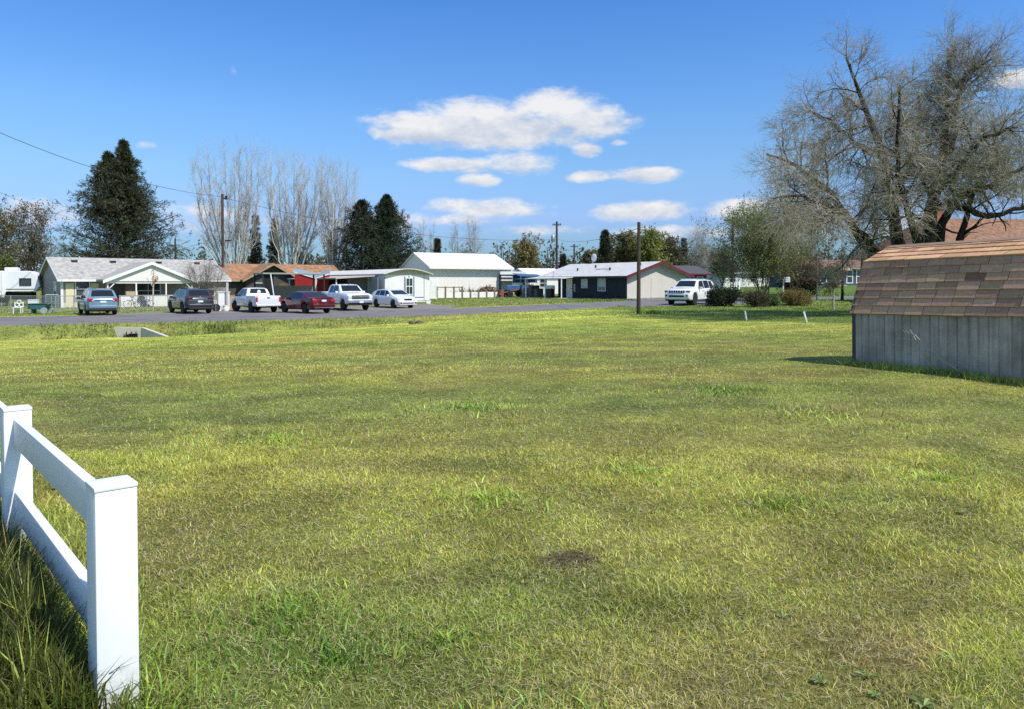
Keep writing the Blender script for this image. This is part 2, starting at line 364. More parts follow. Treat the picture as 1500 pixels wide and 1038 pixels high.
# ------------------------------------------------------------------ grass blades (uncountable: one object)
FA = Vector((-1.27, 2.33)); FD = Vector((-.662, .7495))          # fence foot and direction
def fence_dist(x, y):
    px, py = x-FA.x, y-FA.y; s = np.clip(px*FD.x+py*FD.y, -.12, 8); return np.hypot(px-s*FD.x, py-s*FD.y)
BV, BT, BQ, BC = [], [], [], []; base = 0
def blades(x, y, h, w, mid=True, tall=None, colmul=1.0, leanmul=1.0):
    global base
    n = len(x); z = G(x, y) - .008
    c = lawn_col(x, y)
    jit = rng.normal(1, .30, (n, 1)).clip(.3, 2); hue = rng.normal(0, .12, (n, 1))
    straw = (rng.random(n) < .10)[:, None]
    c = np.clip(c*jit*np.concatenate([1+hue, np.ones((n,1)), 1-hue*.4], 1), .01, .8)
    c = np.where(straw, np.array([.50,.45,.20])*jit, c)*colmul
    a = rng.random(n)*2*PI; b = rng.random(n)*2*PI; lean = np.abs(rng.normal(.75, .45, n))*h*leanmul
    dx, dy = np.cos(a)*w/2, np.sin(a)*w/2; lx, ly = np.cos(b)*lean, np.sin(b)*lean
    p0 = np.stack([x-dx, y-dy, z], -1); p1 = np.stack([x+dx, y+dy, z], -1)
    tip = np.stack([x+lx, y+ly, z+h*rng.uniform(.75, 1, n)], -1)
    if mid:
        k = .55; mx, my, mz = x+lx*.35, y+ly*.35, z+h*k
        p2 = np.stack([mx+dx*.8, my+dy*.8, mz], -1); p3 = np.stack([mx-dx*.8, my-dy*.8, mz], -1)
        v = np.stack([p0, p1, p2, p3, tip], 1).reshape(-1, 3); i = base + 5*np.arange(n)
        BQ.append(np.stack([i, i+1, i+2, i+3], -1)); BT.append(np.stack([i+3, i+2, i+4], -1)); BC.append(np.repeat(c, 5, 0)); base += 5*n
    else:
        v = np.stack([p0, p1, tip], 1).reshape(-1, 3); i = base + 3*np.arange(n)
        BT.append(np.stack([i, i+1, i+2], -1)); BC.append(np.repeat(c, 3, 0)); base += 3*n
    BV.append(v)
def wedge(y0, y1, dens, margin=.16):
    a = .695+margin*.5; c = 1.9; A = a*(y1*y1-y0*y0)+2*c*(y1-y0); n = int(dens*A)
    q = c*c/(a*a)*0+y0*y0*a+2*c*y0+rng.random(n)*A; y = (-2*c+np.sqrt(4*c*c+4*a*q))/(2*a)
    return rng.uniform(-1, 1, n)*(a*y+c), y
def keep(x, y, thin=True):
    b = np.exp(-(((x-.28)/.15)**2+((y-3.60)/.10)**2)**1.3)*sst(.25, .55, fbm(x*7, y*7, 19, 3)) + .35*np.exp(-((x-1.7)/.9)**2-((y-2.3)/.5)**2)*sst(.5,.62,fbm(x*3, y*3, 8, 3))
    k = rng.random(len(x)) > b*.95
    t = T(x, y); k &= ~((t > near_edge(x)+rng.normal(.1, .2, len(x))) & (t < 59.2))
    k &= ~((x > 8) & (x < 18.5) & (t > 46) & (t < 53))
    k &= ~((x > -26.5) & (x < -5.2) & (t > 58) & (t < 66))
    k &= ~(((x-5.9)*.47-(y-12.35)*.88 > -.1) & ((x-5.72)*.88+(y-12.3)*.47 > .12) & ((x-5.72)*.88+(y-12.3)*.47 < 2.2) & ((x-5.9)*.47-(y-12.35)*.88 < 4))
    return x[k], y[k]
for y0, y1, dens, h, w, mid in [(1.0, 3.2, 17000, .027, .0034, True), (3.2, 6, 8000, .027, .0045, True), (6, 11, 3000, .027, .0070, False),
                                (11, 20, 900, .029, .0130, False), (20, 34, 260, .034, .023, False), (34, 50, 80, .05, .045, False), (50, 85, 22, .09, .07, False)]:
    x, y = keep(*wedge(y0, y1, dens))
    d = fence_dist(x, y); tuft = sst(.6, .74, fbm(x*1.6, y*1.6, 77, 3))
    hh = h*(.55+.75*rng.random(len(x)))*(1+.6*tuft)*(1+.55*(fbm(x*.7, y*.7, 5, 3)-.5))
    bk = sst(40.5, 42.5, T(x, y))*(1-sst(46, 46.6, T(x, y)))*np.interp(x, [-5, 4], [1, 0]); hh = hh*(1+1.6*bk*rng.random(len(x)))
    blades(x, y, hh, w*rng.uniform(.6, 1.3, len(x)), mid)
# uncut grass along the fence and round its posts
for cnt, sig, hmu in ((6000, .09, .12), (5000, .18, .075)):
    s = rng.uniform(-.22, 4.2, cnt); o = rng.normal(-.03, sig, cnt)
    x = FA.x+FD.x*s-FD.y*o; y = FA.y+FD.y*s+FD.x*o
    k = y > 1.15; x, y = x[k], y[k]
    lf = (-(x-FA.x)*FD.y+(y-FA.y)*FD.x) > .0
    for kk, mul in ((lf, np.array([.30,.31,.30])), (~lf, np.array([.8,.85,.8]))): blades(x[kk], y[kk], hmu*rng.uniform(.4, 1.35, kk.sum()), .006*rng.uniform(.6, 1.4, kk.sum()), True, leanmul=.8, colmul=mul)  # left side darkened: shade behind the rails painted into the blades
# uncut strip along the shed wall, tufts on the lawn and weeds on the bank
s = rng.uniform(-.15, 3.9, 5000); o = np.abs(rng.normal(0, .12, 5000))+.02
blades(5.70+.47*s-.88*o, 12.3-.88*s-.47*o, .12*rng.uniform(.3, 1.4, 5000), .009*rng.uniform(.6, 1.4, 5000), False)
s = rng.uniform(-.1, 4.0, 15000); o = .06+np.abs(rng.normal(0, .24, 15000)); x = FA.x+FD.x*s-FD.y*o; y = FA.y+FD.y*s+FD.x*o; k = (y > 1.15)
blades(x[k], y[k], (.19*rng.uniform(.35, 1.35, k.sum()))*(1-.6*sst(.25, .6, o[k])), .006*rng.uniform(.6, 1.4, k.sum()), True, colmul=np.array([.26,.27,.26]), leanmul=.7)  # thick clump left of the rails, its deep shade put into the colour
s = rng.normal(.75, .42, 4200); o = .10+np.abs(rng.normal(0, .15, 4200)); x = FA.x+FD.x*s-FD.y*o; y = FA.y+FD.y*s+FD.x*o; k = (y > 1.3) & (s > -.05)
blades(x[k], y[k], .30*rng.uniform(.3, 1.25, k.sum())*(1-.5*sst(.2, .5, o[k])), .0055*rng.uniform(.6, 1.4, k.sum()), True, colmul=np.where(rng.random((k.sum(), 1)) < .22, .8, .2), leanmul=.45)  # tall tussock, some straw, the rest painted dark as if in shade
for tx, ty, r, cnt, hh in [(-.62,2.6,.16,330,.065),(-.25,2.75,.2,300,.05),(-.9,2.95,.22,400,.07),(1.95,2.35,.12,350,.07),(.1,2.2,.2,500,.06),(.9,5.2,.4,500,.06),(1.6,4.4,.3,400,.06),
                           (-.15,4.6,.5,700,.06),(2.9,5.0,.4,400,.06),(-2.0,6.3,.5,500,.07),(-.5,8,.7,500,.06),(3.1,7.6,.6,500,.06),(7.4,38.8,.5,250,.22),(2.6,9.1,.5,400,.06)]:
    a = rng.random(cnt)*2*PI; q = np.abs(rng.normal(0, r, cnt)); x = tx+np.cos(a)*q; y = ty+np.sin(a)*q*.8
    k = (y > 1.1); blades(x[k], y[k], hh*rng.uniform(.4, 1.3, k.sum()), (.0045+.0009*ty)*rng.uniform(.7, 1.3, k.sum()), True, colmul=np.array([.72,.95,.7]))
for u0, u1, t0, t1, cnt in [(60,170,43,46,260),(230,360,42.5,46,420),(300,345,43.4,45.4,420),(360,560,43.5,46,200)]:
    t = rng.uniform(t0, t1, cnt); r = (rng.uniform(u0, u1, cnt)-CX)/F; y = t/(1-.42*r); x = r*y
    blades(x, y, .30*rng.uniform(.3, 1.3, cnt), .05*rng.uniform(.6, 1.3, cnt), False, colmul=np.array([.62,.7,.62]))
# flattened dry thatch between the blades, broad-leaved rosettes and bits of litter
for y0, y1, dens, L_, w_ in ((1.2, 4, 1300, .05, .003), (4, 9, 380, .06, .006), (9, 18, 80, .08, .012)):
    x, y = keep(*wedge(y0, y1, dens)); n = len(x); a = rng.random(n)*2*PI; z = G(x, y)+rng.uniform(.002, .018, n)
    dx, dy = np.cos(a)*L_/2, np.sin(a)*L_/2; ex, ey = -np.sin(a)*w_/2, np.cos(a)*w_/2; dz = rng.normal(0, .006, n)
    v = np.stack([np.stack([x-dx-ex, y-dy-ey, z-dz], -1), np.stack([x-dx+ex, y-dy+ey, z-dz], -1), np.stack([x+dx, y+dy, z+dz], -1)], 1).reshape(-1, 3)
    i = base+3*np.arange(n); base += 3*n; BV.append(v); BT.append(np.stack([i, i+1, i+2], -1))
    BC.append(np.repeat(np.array([.46,.39,.22])*rng.normal(1, .28, (n, 1)).clip(.3, 1.7), 3, 0))
x, y = keep(*wedge(1.5, 5.5, 4)); m = fbm(x*.6, y*.6, 131, 3) > .47; x, y = x[m], y[m]
for xx, yy in zip(x, y):
    n = rng.integers(6, 11); a = np.arange(n)*2*PI/n+rng.normal(0, .25, n); L_ = rng.uniform(.022, .05)*rng.uniform(.7, 1.1, n); z = gz(xx, yy)+.006
    d = np.stack([np.cos(a), np.sin(a)], -1); e = np.stack([-np.sin(a), np.cos(a)], -1)*(L_*.22)[:, None]
    q = lambda f, s, h: np.stack([xx+d[:, 0]*L_*f+e[:, 0]*s, yy+d[:, 1]*L_*f+e[:, 1]*s, np.full(n, z)+h*L_], -1)
    v = np.stack([q(0,0,0), q(.6,1,.35), q(1,0,.28), q(.6,-1,.35)], 1).reshape(-1, 3); i = base+4*np.arange(n); base += 4*n
    BV.append(v); BQ.append(np.stack([i, i+1, i+2, i+3], -1)); BC.append(np.repeat(np.array([.20,.27,.07])*rng.normal(1, .2, (n, 1)).clip(.5, 1.5), 4, 0))
# crumbs of earth on the bare patch
oc = np.array([[1,0,0],[-1,0,0],[0,1,0],[0,-1,0],[0,0,1],[0,0,-1]], float); of = np.array([[0,2,4],[2,1,4],[1,3,4],[3,0,4],[2,0,5],[1,2,5],[3,1,5],[0,3,5]])
for _ in range(170):
    a = rng.random()*2*PI; q = rng.random()**.6; xx, yy = .28+.15*q*math.cos(a), 3.60+.09*q*math.sin(a); s_ = rng.uniform(.002, .009)
    BV.append(np.array([xx, yy, gz(xx, yy)+s_*.3])+oc*s_*rng.uniform(.5, 1.2, (6, 1))); BT.append(of+base); base += 6; BC.append(np.repeat(np.array([[.14,.09,.06]])*rng.uniform(.55, 1.35), 6, 0))
m_blade = M_attr('grass_blade', .5, .22, .35)
tag(link('grass', np_mesh('grass', np.concatenate(BV), [np.concatenate(BT), np.concatenate(BQ)], np.concatenate(BC)), m_blade), kind='stuff')
# ------------------------------------------------------------------ white vinyl fence in the foreground
fz = gz(FA.x, FA.y)
root = thing('vinyl_fence', 'white vinyl post and rail fence in the foreground grass', 'fence', (FA.x, FA.y, 0), math.atan2(FD.y, FD.x))
PW = .121; PT = .712; SP = 1.9
m_cap = M('vinyl_cap', (.80,.80,.80), .4, .03, 6)
for k in range(4):
    x = k*SP
    p = part('post', MB().box(x-PW/2, x+PW/2, -PW/2, PW/2, -.35, PT-.012), m_white, root, 40, .005)
    part('post_cap', MB().box(x-PW/2-.0012, x+PW/2+.0012, -PW/2-.0012, PW/2+.0012, PT-.0112, PT+.002), m_cap, p, 40, .0015)
for k in range(3):
    for zt in (.66, .295):
        part('rail', MB().box(k*SP+PW/2-.01, (k+1)*SP-PW/2+.01, -.019, .019, zt-.135, zt), m_white, root, 40, .003)

# ------------------------------------------------------------------ gambrel garden shed on the right
sa = math.atan2(-.88, .47)
root = thing('garden_shed', 'small barn shaped shed with brown shingle roof and grey ribbed metal walls', 'shed', (5.70, 12.3, gz(5.7, 12.3)), sa)
root.rotation_euler = (0, -.018, sa)
# local: x along the wall towards the viewer, -y faces the viewer's left ... wall at y=0, depth y>0
SL, SD, SH = 3.7, 2.0, .90
m_shedwall = M('shed_grey_metal', (.44,.385,.315), .6, .2, 1.5, bump=.1, bscale=12, dirt=(.29,.24,.19))
# rain streaks run down the sheets
_n, _l = m_shedwall.node_tree.nodes, m_shedwall.node_tree.links
_mp = _n.new('ShaderNodeMapping'); _mp.inputs['Scale'].default_value = (9, 9, .55); _tc = _n.new('ShaderNodeTexCoord'); _l.new(_tc.outputs['Object'], _mp.inputs[0])
_nz = _n.new('ShaderNodeTexNoise'); _nz.inputs['Scale'].default_value = 2.2; _nz.inputs['Detail'].default_value = 7; _l.new(_mp.outputs[0], _nz.inputs['Vector'])
_mr = _n.new('ShaderNodeMapRange'); _l.new(_nz.outputs['Fac'], _mr.inputs[0]); _mr.inputs[1].default_value = .35; _mr.inputs[2].default_value = .7; _mr.inputs[3].default_value = .80; _mr.inputs[4].default_value = 1.18
_vm = _n.new('ShaderNodeVectorMath'); _vm.operation = 'SCALE'; _src = _n['Principled BSDF'].inputs['Base Color'].links[0].from_socket; _l.new(_src, _vm.inputs[0]); _l.new(_mr.outputs[0], _vm.inputs['Scale']); _l.new(_vm.outputs[0], _n['Principled BSDF'].inputs['Base Color'])
def ribbed(L, z0, z1):
    """profile along x of a ribbed sheet, depth -y"""
    xs = [0.0]; pr = []; x = 0; k = 0
    pr.append((0, 0))
    while x < L-.01:
        w = [.17,.13,.14,.14][k % 4]; w = min(w, L-x); d = .012 if k % 4 else .02
        pr += [(x+.006, -d), (x+w-.022, -d), (x+w-.014, 0), (x+w, 0)]; x += w; k += 1
    return pr
wl_ = MB(); pr = ribbed(SL, 0, SH)
b0 = [(x, y, -.15) for x, y in pr]; b1 = [(x, y, SH) for x, y in pr]
n_ = len(pr); wl_.add(b0+b1, [(i, i+1, i+1+n_, i+n_) for i in range(n_-1)])
part('front_wall', wl_, m_shedwall, root)
gam = [(0.02, -.15), (SD-.02, -.15), (SD-.02, SH), (SD-.34, SH+.80), (SD/2, SH+1.07), (.34, SH+.80), (.02, SH)]
part('end_wall', MB().prism(gam, .02, .05, 'x'), m_shedwall, root)
part('end_wall', MB().prism(gam, SL-.05, SL-.02, 'x'), m_shedwall, root)
part('back_wall', MB().box(.05, SL-.05, SD-.03, SD, -.15, SH), m_shedwall, root)
part('corner_trim', MB().box(-.012, .05, -.025, .04, -.15, SH-.005), M('shed_dark_trim', (.05,.05,.055), .6), root)
part('rafter_trim', MB().prism([(-.05,SH-.03),(.0,SH-.03),(.34,SH+.77),(SD/2,SH+1.03),(SD-.34,SH+.77),(SD,SH-.03),(SD+.05,SH-.03),(SD-.31,SH+.80),(SD/2,SH+1.07),(.31,SH+.80)], -.02, .015, 'x'), M('rafter_brown', (.13,.085,.06), .8), root)
# shingle courses: separate tabs with their own tone, lying on two roof planes each side
def shingles(name, y0, z0, y1, z1, courses, sgn, tint, parent):
    V, Q, Cc = [], [], []; b = 0
    L = math.hypot(y1-y0, z1-z0); dy, dz = (y1-y0)/L, (z1-z0)/L; ny_, nz_ = -dz*sgn, dy*sgn
    if nz_ < 0: ny_, nz_ = -ny_, -nz_
    for c in range(courses):
        s0 = L*c/courses - (.012 if c == 0 else 0); s1 = L*(c+1)/courses + .02
        x = -.03 - rng.random()*.25
        while x < SL+.05:
            w = .305*rng.uniform(.92, 1.08); xa, xb = max(x, -.03), min(x+w-.006, SL+.07); x += w
            if xb-xa < .03: continue
            t0 = .020+rng.uniform(0, .006); t1 = .004; sag = rng.uniform(-.006, .006)
            tone = np.array([.48,.285,.17])*tint*(.42 if name == 'lower_roof' and c == 4 and 1.88 < (xa+xb)/2 < 2.15 else 1)*rng.uniform(.72, 1.18)*np.array([1, rng.uniform(.93,1.04), rng.uniform(.9,1.05)])
            p = lambda xx, s, t: (xx, y0+dy*s+ny_*t, z0+dz*s+nz_*t)
            V += [p(xa, s0+sag, t0), p(xb, s0+sag+rng.uniform(-.003,.003), t0), p(xb, s1, t1+.004), p(xa, s1, t1+.004), p(xa, s0+sag, 0), p(xb, s0+sag, 0)]
            Q += [(b, b+1, b+2, b+3), (b+4, b+5, b+1, b)]; Cc += [tone]*6; b += 6
            # end faces
            Q += [(b-6+0, b-6+3, b-6+3, b-6+4)][:0]
    return link(name, np_mesh(name, V, [np.array(Q)], np.array(Cc)), m_shingle, parent)
m_shingle = M_attr('brown_shingle', .95, 0, .15, 22, .30)
tarp = M('roof_felt', (.05,.04,.035), .95)
OV = .015
rp = part('roof', MB().prism([(-OV-.02,SH-.06),(.32,SH+.785),(SD/2,SH+1.055),(SD-.32,SH+.785),(SD+OV+.02,SH-.06),(SD+OV-.02,SH-.06),(SD-.35,SH+.76),(SD/2,SH+1.03),(.35,SH+.76),(-OV+.02,SH-.06)], -.02, SL+.06, 'x'), tarp, root)
shingles('lower_roof', -OV-.025, SH-.065, .31, SH+.79, 7, 1, np.array([1,1,1]), rp)
shingles('upper_roof', .30, SH+.785, SD/2, SH+1.062, 4, 1, np.array([1.12,1.10,1.02]), rp)  # upper slope tinted lighter, its stronger sunlight painted into the tabs
shingles('lower_roof', SD+OV+.025, SH-.065, SD-.31, SH+.79, 7, -1, np.array([1,1,1]), rp)
shingles('upper_roof', SD-.30, SH+.785, SD/2, SH+1.062, 4, -1, np.array([1.12,1.10,1.02]), rp)  # same painted sunlight on the far upper slope
part('ridge_cap', MB().prism([(SD/2-.13,SH+1.04),(SD/2,SH+1.085),(SD/2+.13,SH+1.04),(SD/2,SH+1.07)], -.03, SL+.07, 'x'), M('ridge_shingle', (.24,.16,.11), .95, .25, 6), rp)
# dead weed stalks leaning on the wall
m_straw = M('dead_stalk', (.42,.38,.30), .9, .2, 9)
def stalks(name, pts, label, cat, r, mat, group=None):
    b = pts[0][0]; mb = MB()
    for pl in pts: mb.tube([Vector(p)-Vector(b) for p in pl], r, 4)
    return single(name, mb, mat, b, label, cat, group=group)
def wallpt(s, off, z): return (5.70+.47*s-.88*off, 12.3-.88*s-.47*off, gz(5.70+.47*s, 12.3-.88*s)+z)
stalks('dead_weed', [[wallpt(1.95,.12,0), wallpt(1.6,.15,.22), wallpt(1.25,.16,.40), wallpt(1.05,.15,.56)], [wallpt(1.95,.12,0.02), wallpt(1.5,.18,.25), wallpt(1.1,.2,.36), wallpt(.85,.2,.37)],
        [wallpt(1.6,.15,.22), wallpt(1.35,.2,.40), wallpt(1.2,.2,.55), wallpt(1.0,.2,.60)], [wallpt(1.25,.16,.40), wallpt(1.1,.2,.48), wallpt(.9,.2,.47)], [wallpt(1.5,.18,.05), wallpt(1.35,.2,.22), wallpt(1.2,.2,.40)], [wallpt(1.35,.2,.40), wallpt(1.22,.2,.46), wallpt(1.12,.2,.62)]],
       'pale dead weed stalk leaning across the grey shed wall', 'weed', .0045, m_straw)
stalks('dry_weed', [[wallpt(.25+.03*k,.1,0), wallpt(.25+.06*k-.05,.13,.08+.012*k), wallpt(.15+.09*k,.15,.13+.015*(k%3))] for k in range(7)], 'small dry weed at the far corner of the grey shed', 'weed', .004, m_straw)

# ------------------------------------------------------------------ concrete culvert headwall in the bank
yc = 35.6; xl, xr = (166-CX)/F*yc, (206-CX)/F*yc; zt = EYE - (480-HV)/F*yc; zb = zt-1.15; w = xr-xl
root = thing('culvert_headwall', 'pale concrete culvert headwall with sloping wing wall set in the roadside bank', 'culvert', (xl, yc, zt))
hx0, hx1, hz = .42, w-.16, -.30
part('headwall', MB().prism([(.40,-1.15),(hx0,-1.15),(hx0,0),(0,0)], 0, .2).box(hx1, w, 0, .2, -1.15, 0).box(hx0, hx1, 0, .2, hz, 0).prism([(hx0,hz),(hx0,hz-.22),(hx0+.16,hz-.07),(hx0+.34,hz)], 0, .2), m_concrete, root)
part('pipe_mouth_shade', MB().box(hx0, hx1, .19, .25, -1.15, hz), M('culvert_shade', (.012,.012,.012), .95), root)  # black plate instead of a hollow pipe, its inner shade painted
g = MB()
for k in range(6): x = hx0+.08+k*(hx1-hx0-.16)/5; g.cyl((x, -.05, -1.15), (x+.02, -.05, hz+(.10 if k % 2 else -.04)), .022, 6)
part('grate', g, m_black, root)
xe, ye = (256-CX)/F*33.6, 33.6; ze = EYE-(498.5-HV)/F*33.6
d = Vector((xe-xr, ye-yc)); nn = Vector((-d.y, d.x)).normalized()*.17
mb = MB(); A_ = [(w, 0, -1.15), (w, 0, 0), (xe-xl, ye-yc, ze-zt), (xe-xl, ye-yc, -1.35)]
B_ = [(p[0]+nn.x, p[1]+nn.y, p[2]) for p in A_]
mb.add(A_+B_, [(0,1,2,3),(7,6,5,4),(0,4,5,1),(1,5,6,2),(2,6,7,3),(3,7,4,0)]); part('wing_wall', mb, m_concrete, root)

# stones and clods on the lawn
def rock(name, u, Y, s, label, mat, seed, flat=.55):
    r = random.Random(seed); bm = bmesh.new(); bmesh.ops.create_icosphere(bm, subdivisions=2, radius=1)
    for v in bm.verts:
        k = .7+.5*r.random(); v.co = Vector((v.co.x*s[0]*k, v.co.y*s[1]*k, v.co.z*s[2]*k))
    me = bpy.data.meshes.new(name); bm.to_mesh(me); bm.free(); p = at(u, Y); o = link(name, me, mat); o.location = p + Vector((0,0,s[2]*.25)); return tag(o, label, 'stone')
m_clod = M('brown_clod', (.10,.08,.06), .95, .3, 9)
rock('lawn_stone', 603, 36, (.16,.14,.14), 'smaller dark stone on the far lawn, left of a broader one', m_clod, 2)
rock('lawn_stone', 614, 36.2, (.22,.16,.13), 'broader dark stone on the far lawn, right of a smaller one, before the hatchback', m_clod, 3)

# ------------------------------------------------------------------ poles and wires
def pole(name, u, vb, vt, Y, r, label, cross=None, mat=None, extra=None):
    p = at(u, Y); h = (EYE+(HV-vt)/F*Y)-p.z
    root = thing(name, label, 'pole', p)
    part('shaft', MB().cyl((0,0,-.3), (0,0,h), r, 10, r*.78), mat or m_pole, root, 40)
    if cross:
        for dz, L in cross:
            part('crossarm', MB().box(-L/2, L/2, -.11, .0-r*.6, h-dz-.1, h-dz+.04), m_pole, root)
            for s in (-.9, -.45, .45, .9): part('insulator', MB().lathe([(.05,0),(.07,.07),(.03,.14),(.05,.2)], (s*L/2*.95, -.06, h-dz+.04), 'z', 8), m_black, root)
    if extra: extra(root, h)
    return root, h
pole('wooden_post', 935.5, 462, 326, 38.9, .115, 'short dark timber pole standing alone on the lawn edge')
def lamp_arm(root, h):
    part('bracket', MB().box(-.05, .55, -.05, .05, h-.55, h-.45).box(.3, .5, -.09, .09, h-.6, h-.2), m_black, root)
pole('utility_pole', 327, 440, 285, 80, .17, 'dark utility pole with a short top bracket in front of the bare poplars', None, None, lamp_arm)
pole('thin_mast', 331.5, 432, 352, 70, .055, 'thin pale mast standing beside the bracket utility pole', None, m_steel, lambda r, h: part('lamp_head', MB().box(-.05,.45,-.1,.1,h-.12,h), m_black, r))
def trafo(root, h):
    part('transformer', MB().lathe([(.26,0),(.3,.05),(.3,.85),(.22,.95)], (-.55, 0, h-3.0), 'z', 14), m_steel, root, 40)
    part('bracket', MB().box(-.5, 0, -.06, .06, h-2.3, h-2.2), m_black, root)
pole('utility_pole', 815.5, 392, 325, 110, .19, 'tall utility pole with one crossarm and a grey transformer can', [(.5, 1.3)], None, trafo)
pole('utility_pole', 841, 390, 358, 150, .2, 'distant utility pole with a crossarm, right of the pole with the transformer', [(.5, 1.6)])
pole('utility_pole', 1073, 400, 318, 95, .18, 'utility pole with a crossarm rising behind the budding bush tree', [(.5, 2.4)])
pole('utility_pole', 257.5, 385, 350, 140, .2, 'distant plain utility pole just right of the big dark spruce')
pole('thin_mast', 755, 392, 366, 120, .1, 'thin distant mast beside the white metal building, left of a pair')
pole('thin_mast', 760.5, 392, 367, 120, .1, 'thin distant mast by the amber tree, right of a pair')
m_wire = M('wire_black', (.03,.03,.032), .7)
def wire(p, q, sag, label, r=.02, n=28):
    p, q = Vector(p), Vector(q); pts = [(p.lerp(q, k/n) - p) - Vector((0,0,sag*4*(k/n)*(1-k/n))) for k in range(n+1)]
    return single('power_line', MB().tube(pts, r, 4), m_wire, p, label, 'power line')
wire(ptv(-140, 130, 48), ptv(327, 289, 79.9), 1.3, 'power line coming in from the upper left to the bracket pole', .022)
wire(ptv(327, 290, 79.9), ptv(815, 351, 109.8), 1.6, 'power line sagging from the bracket pole to the transformer pole', .024)
wire(ptv(-90, 245, 75), ptv(257, 353, 139.8), 1.4, 'faint power line at the far left running behind the spruce', .018)
wire(ptv(815, 350, 109.8), ptv(935, 335, 38.9), .6, 'power line from the transformer pole to the short timber pole', .018)
wire(ptv(935, 335, 38.9), ptv(1073, 356, 94.8), .7, 'power line running right from the short timber pole', .017)
wire(ptv(560, 374, 135), ptv(841, 366, 149.8), .8, 'distant power line above the white metal roof', .03)
wire(ptv(560, 385, 130), ptv(841, 375, 149.8), .8, 'lower distant power line above the white metal roof', .03)
# two white marker stakes and two short posts on the right
for (u, Y, vt, lean, lab) in [(1094.5, 29.5, 456, .05, 'short white marker stake leaning on the lot line, left of two'), (1183.5, 27.2, 457, .09, 'taller white marker stake leaning on the lot line, right of two, nearer the shed')]:
    p = at(u, Y); h = (EYE+(HV-vt)/F*Y)-p.z
    single('marker_stake', MB().bar((0,0,-.1), (-lean*1.6,0,h), .075, .05), m_white, p, lab, 'stake')
